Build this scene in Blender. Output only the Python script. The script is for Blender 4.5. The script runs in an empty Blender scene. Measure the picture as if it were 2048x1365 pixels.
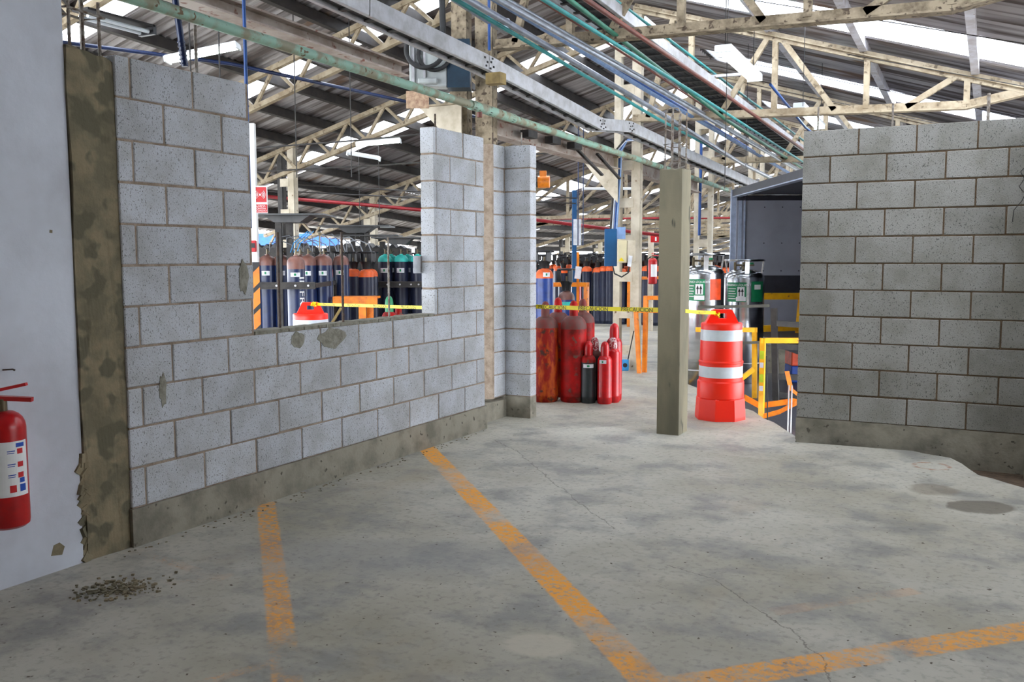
import bpy, bmesh, math, random
from mathutils import Vector, Matrix
random.seed(7)
S = bpy.context.scene
C = S.collection
R = math.radians
EYE = 1.43

# ------------------------------------------------------------------ camera
cam_d = bpy.data.cameras.new('camera'); cam = bpy.data.objects.new('camera', cam_d); C.objects.link(cam)
cam.matrix_world = (Matrix.Translation((0, 0, EYE)) @ Matrix.Rotation(R(27.8), 4, 'Z') @
                    Matrix.Rotation(R(90 - 5.26), 4, 'X') @ Matrix.Rotation(R(-0.13), 4, 'Z'))
cam_d.sensor_width = 36; cam_d.lens = 1842 / 2048 * 36; cam_d.clip_end = 400; cam_d.clip_start = 0.05
S.camera = cam
# ------------------------------------------------------------------ world and light
w = bpy.data.worlds.new('sky'); S.world = w; w.use_nodes = True
bg = w.node_tree.nodes['Background']
bg.inputs[0].default_value = (0.88, 0.93, 1.0, 1); bg.inputs[1].default_value = 11.0

def area(name, loc, rot, sx, sy, power, col=(1, 1, 1)):
    d = bpy.data.lights.new(name, 'AREA'); d.shape = 'RECTANGLE'; d.size = sx; d.size_y = sy
    d.energy = power; d.color = col
    o = bpy.data.objects.new(name, d); C.objects.link(o); o.location = loc; o.rotation_euler = rot
    return o
S.view_settings.view_transform = 'Standard'; S.view_settings.look = 'None'
S.view_settings.gamma = 1.0; S.view_settings.use_curve_mapping = False
S.view_settings.exposure = 0.0

# ------------------------------------------------------------------ materials
def lin(r, g=None, b=None):
    if g is None: r, g, b = r
    f = lambda c: (c / 255 / 12.92) if c / 255 <= 0.04045 else ((c / 255 + 0.055) / 1.055) ** 2.4
    return (f(r), f(g), f(b), 1)

class NT:
    def __init__(s, name):
        s.m = bpy.data.materials.new(name); s.m.use_nodes = True
        s.t = s.m.node_tree; s.n = s.t.nodes; s.b = s.n['Principled BSDF']
        s.tc = s.n.new('ShaderNodeTexCoord')
    def link(s, a, b): s.t.links.new(a, b)
    def math(s, op, a, b=None, c=None, clamp=False):
        n = s.n.new('ShaderNodeMath'); n.operation = op; n.use_clamp = clamp
        for i, v in enumerate((a, b, c)):
            if v is None: continue
            if isinstance(v, (int, float)): n.inputs[i].default_value = v
            else: s.link(v, n.inputs[i])
        return n.outputs[0]
    def noise(s, scale, detail=3, rough=0.6, vec=None, stretch=None):
        n = s.n.new('ShaderNodeTexNoise'); n.inputs['Scale'].default_value = scale
        n.inputs['Detail'].default_value = detail; n.inputs['Roughness'].default_value = rough
        src = vec if vec is not None else s.tc.outputs['Object']
        if stretch:
            mp = s.n.new('ShaderNodeMapping'); mp.inputs['Scale'].default_value = stretch
            s.link(src, mp.inputs['Vector']); src = mp.outputs[0]
        s.link(src, n.inputs['Vector'])
        return n.outputs['Fac']
    def ramp(s, f, a, b):
        n = s.n.new('ShaderNodeMapRange'); n.inputs[1].default_value = a; n.inputs[2].default_value = b
        s.link(f, n.inputs[0]); return n.outputs[0]
    def mix(s, f, a, b):
        n = s.n.new('ShaderNodeMix'); n.data_type = 'RGBA'
        if isinstance(f, (int, float)): n.inputs[0].default_value = f
        else: s.link(f, n.inputs[0])
        for i, v in ((6, a), (7, b)):
            if isinstance(v, tuple): n.inputs[i].default_value = v
            else: s.link(v, n.inputs[i])
        return n.outputs[2]
    def bump(s, h, strength, dist=0.01):
        n = s.n.new('ShaderNodeBump'); n.inputs['Strength'].default_value = strength
        n.inputs['Distance'].default_value = dist
        s.link(h, n.inputs['Height']); s.link(n.outputs[0], s.b.inputs['Normal'])

def mat(name, col, col2=None, scale=6, rough=0.6, metal=0.0, lo=0.4, hi=0.65, speck=None, bump=None, island=0.0,
        stretch=None, emit=None, detail=4, spec=0.5):
    k = NT(name); b = k.b
    b.inputs['Roughness'].default_value = rough; b.inputs['Metallic'].default_value = metal
    b.inputs['Specular IOR Level'].default_value = spec
    c = lin(col)
    b.inputs['Base Color'].default_value = c
    cur = c
    if col2:
        f = k.ramp(k.noise(scale, detail, stretch=stretch), lo, hi)
        cur = k.mix(f, c, lin(col2))
    if speck:
        f = k.ramp(k.noise(speck[1], 2, 0.5, stretch=speck[4] if len(speck) > 4 else None), speck[2], speck[2] + speck[3])
        cur = k.mix(f, cur, lin(speck[0]))
    if island:
        g = k.n.new('ShaderNodeNewGeometry')
        f = k.math('MULTIPLY_ADD', g.outputs['Random Per Island'], 2 * island, 1 - island)
        v = k.n.new('ShaderNodeVectorMath'); v.operation = 'SCALE'
        if isinstance(cur, tuple): v.inputs[0].default_value = cur[:3]
        else: k.link(cur, v.inputs[0])
        k.link(f, v.inputs['Scale']); cur = v.outputs[0]
    if not isinstance(cur, tuple): k.link(cur, b.inputs['Base Color'])
    if bump: k.bump(k.noise(bump[0], 4), bump[1])
    if emit:
        b.inputs['Emission Color'].default_value = lin(emit[0]); b.inputs['Emission Strength'].default_value = emit[1]
    return k.m

M = {}
M['block'] = mat('concrete_block', (194, 197, 203), (174, 175, 176), 4, 0.92, speck=((120, 120, 118), 150, 0.60, 0.08, (1, 1, 0.7)), bump=(160, 0.5), island=0.08, spec=0.2)
M['mortar'] = mat('block_mortar', (166, 150, 134), (136, 120, 104), 14, 0.95, bump=(70, 0.8), spec=0.15)
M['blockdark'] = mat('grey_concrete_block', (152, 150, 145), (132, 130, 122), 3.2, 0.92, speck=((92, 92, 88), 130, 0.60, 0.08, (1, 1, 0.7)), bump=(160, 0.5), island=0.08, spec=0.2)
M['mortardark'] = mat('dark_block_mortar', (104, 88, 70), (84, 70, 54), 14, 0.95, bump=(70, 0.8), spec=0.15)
M['smear'] = mat('mortar_smear', (148, 146, 134), (120, 116, 104), 22, 0.95, bump=(60, 0.6), spec=0.15)
M['plaster'] = mat('white_plaster', (212, 216, 226), (192, 194, 202), 1.7, 0.8, bump=(35, 0.12), spec=0.25)
M['colconc'] = mat('patched_column_concrete', (140, 128, 104), (114, 107, 88), 6, 0.93, lo=0.42, hi=0.6, speck=((102, 97, 80), 9, 0.54, 0.07), bump=(26, 0.5), detail=8, spec=0.2)
M['newconc'] = mat('formed_concrete', (142, 134, 112), (112, 108, 92), 2.6, 0.85, speck=((90, 88, 76), 16, 0.68, 0.06, (1, 1, 0.25)), bump=(60, 0.15), stretch=(1, 1, 0.35), spec=0.25)
M['plinth'] = mat('footing_concrete', (150, 144, 130), (118, 114, 102), 5, 0.9, speck=((88, 84, 74), 22, 0.66, 0.06), bump=(50, 0.35), spec=0.2)
M['rebar'] = mat('cement_dusted_rebar', (150, 144, 136), (96, 76, 60), 30, 0.8, bump=(120, 0.4))
M['rebardark'] = mat('rusty_rebar', (88, 70, 58), (60, 52, 48), 40, 0.8, bump=(150, 0.5))
M['cream'] = mat('dusty_cream_paint', (172, 158, 134), (136, 120, 96), 7, 0.6, speck=((105, 92, 74), 16, 0.6, 0.1), spec=0.3)
M['creamdirty'] = mat('grimy_cream_paint', (148, 134, 112), (100, 88, 70), 9, 0.7, speck=((72, 60, 48), 22, 0.58, 0.1), spec=0.25)
M['creamshade'] = mat('column_cream_paint', (204, 194, 174), (176, 164, 142), 5, 0.55, speck=((120, 96, 70), 12, 0.68, 0.06), spec=0.3)
M['darksteel'] = mat('dark_steel', (46, 44, 44), (66, 62, 58), 8, 0.55, 0.3)
M['purlin'] = mat('dusty_dark_purlin', (32, 28, 27), (48, 42, 38), 8, 0.7)
M['whitesteel'] = mat('white_painted_steel', (205, 205, 214), (176, 170, 172), 6, 0.5, speck=((120, 98, 84), 20, 0.68, 0.05))
M['galv'] = mat('galvanised_tray', (188, 188, 192), (164, 162, 162), 9, 0.42, 0.35)
M['sheet'] = mat('corrugated_roof_sheet', (176, 172, 174), (96, 88, 86), 1.0, 0.36, 0.4, lo=0.42, hi=0.6, detail=3, stretch=(0.35, 11, 1), speck=((120, 98, 84), 2, 0.62, 0.1, (0.4, 1.5, 1)))  # streaks paint in the light and dark bands of the corrugations
M['rustsheet'] = mat('rusty_girder_paint', (168, 156, 146), (128, 108, 94), 4, 0.6, lo=0.4, hi=0.7, speck=((110, 62, 44), 14, 0.62, 0.08))
M['pipegreen'] = mat('peeling_mint_pipe_paint', (142, 178, 160), (136, 134, 112), 7, 0.6, lo=0.44, hi=0.58, speck=((98, 76, 44), 20, 0.66, 0.04))
def paint(name, c, c2=None, **k):
    M[name] = mat(name, c, c2 or tuple(int(x * 0.85) for x in c), k.pop('scale', 9), k.pop('rough', 0.45), **k)
paint('blue_pipe_paint', (26, 74, 142)); paint('teal_pipe_paint', (50, 150, 150)); paint('green_pipe_paint', (56, 118, 96))
paint('silver_pipe', (170, 176, 188), metal=0.6, rough=0.35); paint('rust_red_pipe', (118, 62, 50)); paint('fire_red_pipe', (150, 24, 32))
paint('pale_blue_pipe', (130, 160, 205)); paint('black_rubber', (26, 26, 28), rough=0.6); paint('black_plastic', (22, 22, 26), rough=0.4)
paint('navy_paint', (20, 40, 84), (14, 28, 60), scale=5, rough=0.35); paint('bright_blue_cylinder', (34, 66, 140), (24, 48, 108), scale=6, rough=0.35)
paint('dark_navy_cylinder', (22, 28, 52), (34, 40, 62), scale=8, rough=0.4)
paint('brown_shoulder_paint', (128, 84, 72), (104, 70, 66), scale=8); paint('orange_shoulder_paint', (232, 96, 24), (196, 84, 40), scale=10)
paint('teal_shoulder_paint', (64, 208, 196)); paint('fresh_red_paint', (190, 8, 16), (160, 8, 16), scale=10, rough=0.3)
M['rustred'] = mat('worn_red_cylinder_paint', (164, 10, 8), (96, 20, 14), 7, 0.55, spec=.2, speck=((92, 66, 56), 12, 0.6, 0.1))
M['rustorange'] = mat('rusted_red_cylinder_paint', (128, 20, 8), (168, 70, 10), 16, 0.6, spec=.2, lo=0.45, hi=0.6, stretch=(1, 1, 0.35), speck=((70, 40, 30), 14, 0.6, 0.1))
M['dustyred'] = mat('dusty_red_shoulder', (88, 54, 48), (116, 30, 24), 9, 0.7)
paint('dark_green_black_paint', (34, 42, 44), (24, 30, 32), scale=10)
paint('speckled_cap_paint', (150, 40, 50), (205, 190, 188), scale=60, lo=0.52, hi=0.56)
paint('label_paper', (222, 224, 230), rough=0.7); paint('drum_orange', (255, 42, 12), (250, 34, 8), scale=3, rough=0.4)
paint('reflective_white', (214, 222, 228), (200, 208, 216), rough=0.35); paint('guard_orange', (240, 138, 16), (214, 110, 18), scale=9, speck=((120, 84, 50), 24, 0.68, 0.05))
paint('guard_yellow', (250, 190, 12), (236, 162, 10), scale=8, speck=((140, 100, 60), 24, 0.7, 0.05)); paint('caution_yellow', (246, 226, 16), (236, 214, 10), rough=0.45)
paint('lettering_black', (16, 16, 16)); paint('sign_red', (206, 22, 30), (196, 18, 26)); paint('sign_white', (238, 238, 238), (230, 230, 230))
paint('box_blue', (22, 84, 132), (18, 72, 118), scale=4); paint('box_beige', (206, 196, 160), (190, 178, 146), scale=5); paint('box_grey', (176, 182, 180), (156, 160, 160), scale=5)
paint('sticker_yellow', (236, 206, 30)); paint('label_green', (12, 128, 80), (10, 118, 74)); paint('sticker_orange', (250, 84, 30))
paint('lime_mark', (190, 214, 40)); paint('trailer_grey', (150, 152, 164), (140, 142, 152), scale=2, rough=0.5); paint('trailer_frame', (168, 180, 202), (148, 158, 180), rough=0.4)
paint('trailer_dark', (52, 52, 60)); paint('strap_orange', (240, 140, 10), (220, 110, 8)); paint('wood', (214, 160, 70), (184, 128, 50), scale=5, stretch=(1, 1, 6), rough=0.7)
paint('covered_web', (92, 92, 84)); paint('olive_wood', (150, 128, 78), (120, 100, 60), rough=0.75); paint('hose_grey', (120, 124, 130)); paint('brass', (118, 106, 84), metal=0.6, rough=0.45); paint('petrol_paint', (20, 48, 66))
paint('blue_box', (52, 150, 214)); paint('hazard_orange', (250, 140, 14)); paint('osb', (188, 160, 132), (150, 118, 98), scale=30, rough=0.85)
paint('blue_truck_paint', (10, 76, 180)); paint('white_truck_paint', (226, 228, 232)); paint('soil', (92, 74, 56), (66, 52, 40), scale=20, rough=0.95, bump=(40, 1.0))
M['stainless'] = mat('stainless_steel', (206, 208, 212), (180, 182, 188), 3, 0.22, 1.0, stretch=(1, 1, 6))
M['tube'] = mat('lit_tube', (255, 255, 255), rough=0.5, emit=((235, 255, 240), 9.0))
M['tubewhite'] = mat('unlit_diffuser', (226, 232, 236), rough=0.4)
M['canopy'] = mat('canopy_plate', (58, 60, 62), (84, 84, 84), 3, 0.5)
M['checker'] = mat('checker_plate', (70, 74, 84), (54, 56, 64), 30, 0.45, 0.5, bump=(70, 0.5))
k = NT('daylight_panel')                      # translucent fibreglass skylight sheet
k.n.remove(k.b); out = k.n['Material Output']
tr = k.n.new('ShaderNodeBsdfTransparent'); tl = k.n.new('ShaderNodeBsdfTranslucent'); mx = k.n.new('ShaderNodeMixShader')
tl.inputs[0].default_value = (0.95, 0.97, 1, 1); tr.inputs[0].default_value = (0.95, 0.97, 1, 1); mx.inputs[0].default_value = 0.35
k.link(tr.outputs[0], mx.inputs[1]); k.link(tl.outputs[0], mx.inputs[2]); k.link(mx.outputs[0], out.inputs[0])
M['skylight'] = k.m

def floor_material():
    k = NT('worn_concrete_floor'); b = k.b; pos = k.tc.outputs['Object']
    b.inputs['Specular IOR Level'].default_value = 0.35
    sep = k.n.new('ShaderNodeSeparateXYZ'); k.link(pos, sep.inputs[0]); X, Y = sep.outputs[0], sep.outputs[1]
    big = k.noise(0.55, 5, 0.62); mid = k.noise(2.6, 6, 0.65); fine = k.noise(28, 3, 0.6)
    cur = k.mix(k.ramp(big, 0.36, 0.62), lin(154, 148, 132), lin(188, 184, 172))
    cur = k.mix(k.math('MULTIPLY', k.ramp(mid, 0.48, 0.64), 0.7), cur, lin(122, 121, 119))
    cur = k.mix(k.math('MULTIPLY', k.ramp(k.noise(1.2, 5, 0.6, stretch=(1, 2.2, 1)), 0.56, 0.7), 0.5), cur, lin(190, 184, 170))
    cur = k.mix(k.math('MULTIPLY', k.ramp(fine, 0.52, 0.7), 0.4), cur, lin(104, 100, 92))
    cur = k.mix(k.math('MULTIPLY', k.ramp(k.noise(1.0, 4, 0.6, stretch=(1.3, 0.7, 1)), 0.6, 0.74), 0.35), cur, lin(168, 148, 116))
    cur = k.mix(k.ramp(k.noise(30, 2, 0.5), 0.70, 0.73), cur, lin(86, 76, 62))
    def wob(scale, amp): return k.math('MULTIPLY', k.math('SUBTRACT', k.noise(scale, 4, 0.7), 0.5), amp)
    def line(p0, p1, wd, wear=0.5, amp=0.02, soft=0.012, extra=None):
        dx, dy = p1[0] - p0[0], p1[1] - p0[1]; L = math.hypot(dx, dy); tx, ty = dx / L, dy / L
        u = k.math('ADD', k.math('MULTIPLY', k.math('SUBTRACT', X, p0[0]), tx), k.math('MULTIPLY', k.math('SUBTRACT', Y, p0[1]), ty))
        v = k.math('ADD', k.math('MULTIPLY', k.math('SUBTRACT', X, p0[0]), -ty), k.math('MULTIPLY', k.math('SUBTRACT', Y, p0[1]), tx))
        v = k.math('ADD', v, wob(9, amp)) if extra is None else k.math('ADD', k.math('ADD', v, wob(9, amp)), extra)
        a = k.math('SUBTRACT', wd / 2, k.math('ABSOLUTE', v)); a = k.math('DIVIDE', a, soft, clamp=True)
        c = k.math('MULTIPLY', k.math('DIVIDE', u, 0.02, clamp=True), k.math('DIVIDE', k.math('SUBTRACT', L, u), 0.02, clamp=True))
        m = k.math('MULTIPLY', a, c)
        if wear is not None:
            m = k.math('MULTIPLY', k.math('MULTIPLY', m, k.ramp(k.noise(1.7, 3, 0.6), 0.36, 0.52)), k.math('MAXIMUM', k.ramp(k.noise(34, 5, 0.75), wear - 0.03, wear + 0.12), k.math('MULTIPLY', k.ramp(k.noise(2.2, 3), 0.45, 0.65), 0.45)))
        return m
    orange = lin(240, 160, 24); faded = lin(220, 150, 74)
    cur = k.mix(k.math('MULTIPLY', line((-3.81, 5.79), (-0.80, 2.66), 0.145, 0.40), 0.95), cur, orange)
    cur = k.mix(k.math('MULTIPLY', line((-3.74, 4.0), (-1.98, 2.20), 0.115, 0.46), 0.85), cur, orange)
    cur = k.mix(k.math('MULTIPLY', line((-0.95, 2.82), (0.35, 4.13), 0.15, 0.42), 0.8), cur, orange)
    cur = k.mix(k.math('MULTIPLY', line((-0.759, 3.661), (-0.25, 4.2), 0.09, 0.58), 0.5), cur, faded)
    cur = k.mix(k.math('MULTIPLY', line((-3.69, 3.03), (-2.98, 2.92), 0.075, 0.55), 0.6), cur, faded)
    cur = k.mix(k.math('MULTIPLY', line((-3.18, 2.76), (-3.0, 3.0), 0.06, 0.55), 0.6), cur, faded)
    cur = k.mix(k.math('MULTIPLY', line((-2.33, 2.12), (-2.2, 2.42), 0.06, 0.52), 0.6), cur, faded)
    # cracks
    cr = None; pts = [(-3.451, 6.214), (-3.121, 5.963), (-2.835, 5.642), (-2.495, 5.25), (-1.725, 4.426)]
    pts2 = [(-1.317, 4.018), (-1.057, 3.928), (-0.849, 3.705), (-0.626, 3.481), (-0.486, 3.286), (-0.40, 3.0)]
    for seq in (pts, pts2):
        for a_, b_ in zip(seq, seq[1:]):
            m = line(a_, b_, 0.010, None, 0.09, 0.004)
            cr = m if cr is None else k.math('MAXIMUM', cr, m)
    cur = k.mix(k.math('MULTIPLY', cr, 0.6), cur, lin(66, 60, 52))
    def ell(c, ax, bx, wd, soft=0.15):
        ang = math.atan2(ax[1], ax[0]); ca, sa = math.cos(ang), math.sin(ang); la = math.hypot(*ax)
        u = k.math('ADD', k.math('MULTIPLY', k.math('SUBTRACT', X, c[0]), ca), k.math('MULTIPLY', k.math('SUBTRACT', Y, c[1]), sa))
        v = k.math('ADD', k.math('MULTIPLY', k.math('SUBTRACT', X, c[0]), -sa), k.math('MULTIPLY', k.math('SUBTRACT', Y, c[1]), ca))
        d = k.math('SQRT', k.math('ADD', k.math('POWER', k.math('DIVIDE', u, la), 2), k.math('POWER', k.math('DIVIDE', v, bx), 2)))
        d = k.math('ADD', d, wob(3.5, wd))
        return k.math('DIVIDE', k.math('SUBTRACT', 1.0, d), soft, clamp=True)
    wet = ell((-0.03, 5.80), (0.19, 0.06), 0.15, 1.0); wet2 = ell((-0.29, 6.1), (0.17, 0.03), 0.16, 1.3, 0.3)
    cur = k.mix(k.math('MULTIPLY', wet, 0.75), cur, lin(92, 84, 72)); cur = k.mix(k.math('MULTIPLY', wet2, 0.5), cur, lin(112, 98, 80))
    cur = k.mix(k.math('MULTIPLY', ell((-1.45, 2.95), (0.14, 0.05), 0.12, 0.35, 0.25), 0.6), cur, lin(196, 188, 170))
    r1 = ell((-0.35, 6.79), (0.13, 0), 0.13, 0.3, 0.1); r2 = ell((-0.35, 6.79), (0.10, 0), 0.10, 0.3, 0.1)
    cur = k.mix(k.math('MULTIPLY', k.math('SUBTRACT', r1, r2, clamp=True), k.math('MULTIPLY', k.ramp(k.noise(14, 3), 0.4, 0.6), 0.7)), cur, lin(150, 88, 46))
    # broad, faint grey patch with a noisy edge near the camera
    cur = k.mix(k.math('MULTIPLY', ell((-2.55, 3.5), (0.9, 0.35), 0.35, 0.9, 0.5), 0.35), cur, lin(128, 128, 130))
    k.link(cur, b.inputs['Base Color'])
    k.link(k.math('SUBTRACT', 0.72, k.math('MULTIPLY', k.ramp(mid, 0.4, 0.7), 0.22)), b.inputs['Roughness'])
    h = k.math('ADD', k.math('MULTIPLY', mid, 0.6), k.math('MULTIPLY', fine, 0.25)); k.bump(h, 0.25, 0.02)
    return k.m
M['floor'] = floor_material()

# ------------------------------------------------------------------ mesh helpers
class MB:
    def __init__(s): s.v = []; s.f = []; s.mi = []; s.sm = []
    def face(s, idx, mi=0, smooth=False): s.f.append(idx); s.mi.append(mi); s.sm.append(smooth)
    def box(s, c, sz, mi=0, rz=0.0, rot=None, ch=0.0):
        hx, hy, hz = sz[0] / 2, sz[1] / 2, sz[2] / 2
        Mx = rot if rot is not None else Matrix.Rotation(rz, 3, 'Z')
        c = Vector(c)
        if ch <= 0:
            b0 = len(s.v)
            for x, y, z in ((-1, -1, -1), (1, -1, -1), (1, 1, -1), (-1, 1, -1), (-1, -1, 1), (1, -1, 1), (1, 1, 1), (-1, 1, 1)):
                s.v.append(c + Mx @ Vector((x * hx, y * hy, z * hz)))
            for q in ((0, 3, 2, 1), (4, 5, 6, 7), (0, 1, 5, 4), (1, 2, 6, 5), (2, 3, 7, 6), (3, 0, 4, 7)):
                s.face([b0 + i for i in q], mi)
        else:
            # chamfered box: 3 verts at each corner
            b0 = len(s.v); idx = {}
            for sx in (-1, 1):
                for sy in (-1, 1):
                    for sz_ in (-1, 1):
                        for ax in range(3):
                            p = [sx * (hx - ch), sy * (hy - ch), sz_ * (hz - ch)]
                            p[ax] = (sx * hx, sy * hy, sz_ * hz)[ax]
                            idx[(sx, sy, sz_, ax)] = len(s.v); s.v.append(c + Mx @ Vector(p))
            for ax in range(3):
                o1, o2 = (ax + 1) % 3, (ax + 2) % 3
                for sg in (-1, 1):
                    q = []
                    for a, b in ((-1, -1), (1, -1), (1, 1), (-1, 1)):
                        t = [0, 0, 0]; t[ax] = sg; t[o1] = a; t[o2] = b; q.append(idx[(*t, ax)])
                    s.face(q if sg > 0 else q[::-1], mi)
            for ax in range(3):
                o1, o2 = (ax + 1) % 3, (ax + 2) % 3
                for a in (-1, 1):
                    for b in (-1, 1):
                        t0 = [0, 0, 0]; t0[ax] = -1; t0[o1] = a; t0[o2] = b; t1 = list(t0); t1[ax] = 1
                        q = [idx[(*t0, o1)], idx[(*t1, o1)], idx[(*t1, o2)], idx[(*t0, o2)]]
                        s.face(q if a * b < 0 else q[::-1], mi)
            for sx in (-1, 1):
                for sy in (-1, 1):
                    for sz_ in (-1, 1):
                        q = [idx[(sx, sy, sz_, a)] for a in range(3)]
                        s.face(q if sx * sy * sz_ > 0 else q[::-1], mi)
        return s
    def beam(s, p0, p1, w_, h_, mi=0, up=(0, 0, 1)):
        p0, p1 = Vector(p0), Vector(p1); d = p1 - p0; L = d.length
        if L < 1e-6: return s
        d.normalize(); up = Vector(up)
        if abs(d.dot(up)) > 0.99: up = Vector((0, 1, 0))
        sd = d.cross(up).normalized(); u2 = sd.cross(d)
        rot = Matrix((sd, d, u2)).transposed()
        return s.box((p0 + p1) / 2, (w_, L, h_), mi, rot=rot)
    def tube(s, pts, r, n=8, mi=0, caps=True, closed=False, rs=None):
        P = [Vector(p) for p in pts]; rings = []; N = len(P)
        ref = Vector((0, 0, 1))
        prev = None
        for i, p in enumerate(P):
            if closed: t = P[(i + 1) % N] - P[i - 1]
            else: t = P[min(i + 1, N - 1)] - P[max(i - 1, 0)]
            t.normalize()
            if prev is None:
                a = t.cross(ref) if abs(t.dot(ref)) < 0.95 else t.cross(Vector((1, 0, 0)))
            else:
                a = prev - t * prev.dot(t)
            a.normalize(); prev = a; b = t.cross(a)
            ri = rs[i] if rs else r
            rings.append(len(s.v))
            for j in range(n):
                th = 2 * math.pi * j / n
                s.v.append(p + a * (math.cos(th) * ri) + b * (math.sin(th) * ri))
        seg = N if closed else N - 1
        for i in range(seg):
            a0, b0 = rings[i], rings[(i + 1) % N]
            for j in range(n):
                s.face([a0 + j, a0 + (j + 1) % n, b0 + (j + 1) % n, b0 + j], mi, True)
        if caps and not closed:
            s.face([rings[0] + j for j in range(n)][::-1], mi); s.face([rings[-1] + j for j in range(n)], mi)
        return s
    def lathe(s, prof, c=(0, 0, 0), n=24, mis=None, caps=True):
        c = Vector(c); rings = []
        for r, z in prof:
            rings.append(len(s.v))
            for j in range(n):
                th = 2 * math.pi * j / n; s.v.append(c + Vector((r * math.cos(th), r * math.sin(th), z)))
        for i in range(len(prof) - 1):
            a0, b0 = rings[i], rings[i + 1]; m_ = mis[i] if mis else 0
            for j in range(n): s.face([a0 + j, a0 + (j + 1) % n, b0 + (j + 1) % n, b0 + j], m_, True)
        if caps:
            s.face([rings[0] + j for j in range(n)][::-1], mis[0] if mis else 0)
            s.face([rings[-1] + j for j in range(n)], mis[-1] if mis else 0)
        return s
    def prism(s, poly, p0, ax_u, ax_v, depth, mi=0):
        """polygon (u,v) extruded by the vector depth"""
        p0, U, V, D = Vector(p0), Vector(ax_u), Vector(ax_v), Vector(depth); n = len(poly); b0 = len(s.v)
        for u, v in poly: s.v.append(p0 + U * u + V * v)
        for u, v in poly: s.v.append(p0 + U * u + V * v + D)
        s.face(list(range(b0, b0 + n))[::-1], mi); s.face(list(range(b0 + n, b0 + 2 * n)), mi)
        for i in range(n): s.face([b0 + i, b0 + (i + 1) % n, b0 + n + (i + 1) % n, b0 + n + i], mi)
        return s
    def build(s, name, mats, parent=None, kind=None, normals=True):
        me = bpy.data.meshes.new(name); me.from_pydata([tuple(v) for v in s.v], [], s.f)
        if not isinstance(mats, (list, tuple)): mats = [mats]
        for m_ in mats: me.materials.append(M[m_] if isinstance(m_, str) else m_)
        for p, a, b in zip(me.polygons, s.mi, s.sm): p.material_index = a; p.use_smooth = b
        if normals:
            bm = bmesh.new(); bm.from_mesh(me); bmesh.ops.recalc_face_normals(bm, faces=bm.faces); bm.to_mesh(me); bm.free()
        if any(s.sm):
            try: me.set_sharp_from_angle(angle=R(42))
            except Exception: pass
        o = bpy.data.objects.new(name, me); C.objects.link(o)
        if parent is not None: o.parent = parent
        if kind: o['kind'] = kind
        return o

def tag(o, label, cat, group=None):
    o['label'] = label; o['category'] = cat
    if group: o['group'] = group
    return o
def thing(name, label, cat, loc=(0, 0, 0), rz=0.0, group=None):
    o = bpy.data.objects.new(name, None); o.empty_display_size = 0.1; C.objects.link(o)
    o.location = loc; o.rotation_euler = (0, 0, rz)
    return tag(o, label, cat, group)
def copy_thing(root, loc, rz=None, label=None, group=None, scale=None):
    def rec(o, par):
        c = o.copy(); C.objects.link(c)
        if par is not None: c.parent = par; c.matrix_parent_inverse = o.matrix_parent_inverse.copy()
        for ch in o.children: rec(ch, c)
        return c
    r = rec(root, None); r.location = loc
    if rz is not None: r.rotation_euler = (0, 0, rz)
    if label: r['label'] = label
    if group: r['group'] = group
    if scale: r.scale = scale
    return r
def struct(o): o['kind'] = 'structure'; return o

_cache = {}
def text_verts(txt, size, fine=False):
    key = (txt, size, fine)
    if key in _cache: return _cache[key]
    cu = bpy.data.curves.new('t', 'FONT'); cu.body = txt; cu.size = size; cu.align_x = 'CENTER'; cu.align_y = 'CENTER'; cu.resolution_u = 3
    o = bpy.data.objects.new('t', cu); C.objects.link(o); bpy.context.view_layer.update()
    dg = bpy.context.evaluated_depsgraph_get(); me = bpy.data.meshes.new_from_object(o.evaluated_get(dg))
    if fine:
        bm = bmesh.new(); bm.from_mesh(me); bmesh.ops.remove_doubles(bm, verts=bm.verts, dist=1e-6); bmesh.ops.triangulate(bm, faces=bm.faces)
        for q in range(3):
            es = [e for e in bm.edges if e.calc_length() > size * .12]
            if es: bmesh.ops.subdivide_edges(bm, edges=es, cuts=1); bmesh.ops.triangulate(bm, faces=bm.faces)
        bm.to_mesh(me); bm.free()
    vs = [v.co.copy() for v in me.vertices]; fs = [list(p.vertices) for p in me.polygons]
    bpy.data.objects.remove(o); bpy.data.curves.remove(cu); bpy.data.meshes.remove(me)
    _cache[key] = (vs, fs); return vs, fs
def text_flat(mb, txt, size, org, U, V, mi=0, sx=1.0):
    vs, fs = text_verts(txt, size); b0 = len(mb.v); org, U, V = Vector(org), Vector(U), Vector(V)
    for v in vs: mb.v.append(org + U * (v.x * sx) + V * v.y)
    for f in fs: mb.face([b0 + i for i in f], mi)
def text_wrap(mb, txt, size, r, ang, z, vertical=False, mi=0, sx=1.0):
    vs, fs = text_verts(txt, size, True); b0 = len(mb.v)
    for v in vs:
        u, t = (v.x * sx, v.y)
        if vertical: u, t = v.y, -v.x * sx
        a = ang + u / r; mb.v.append(Vector((r * math.cos(a), r * math.sin(a), z + t)))
    for f in fs: mb.face([b0 + i for i in f], mi)
def patch(mb, r, a0, a1, z0, z1, mi=0, n=8):
    """curved label on a cylinder of radius r"""
    b0 = len(mb.v)
    for i in range(n + 1):
        a = a0 + (a1 - a0) * i / n
        mb.v.append(Vector((r * math.cos(a), r * math.sin(a), z0))); mb.v.append(Vector((r * math.cos(a), r * math.sin(a), z1)))
    for i in range(n): mb.face([b0 + 2 * i, b0 + 2 * i + 2, b0 + 2 * i + 3, b0 + 2 * i + 1], mi)
def cam_ang(x, y): return math.atan2(-y, -x)     # bearing of the doorway viewer, used to turn labels to the aisle

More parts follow.
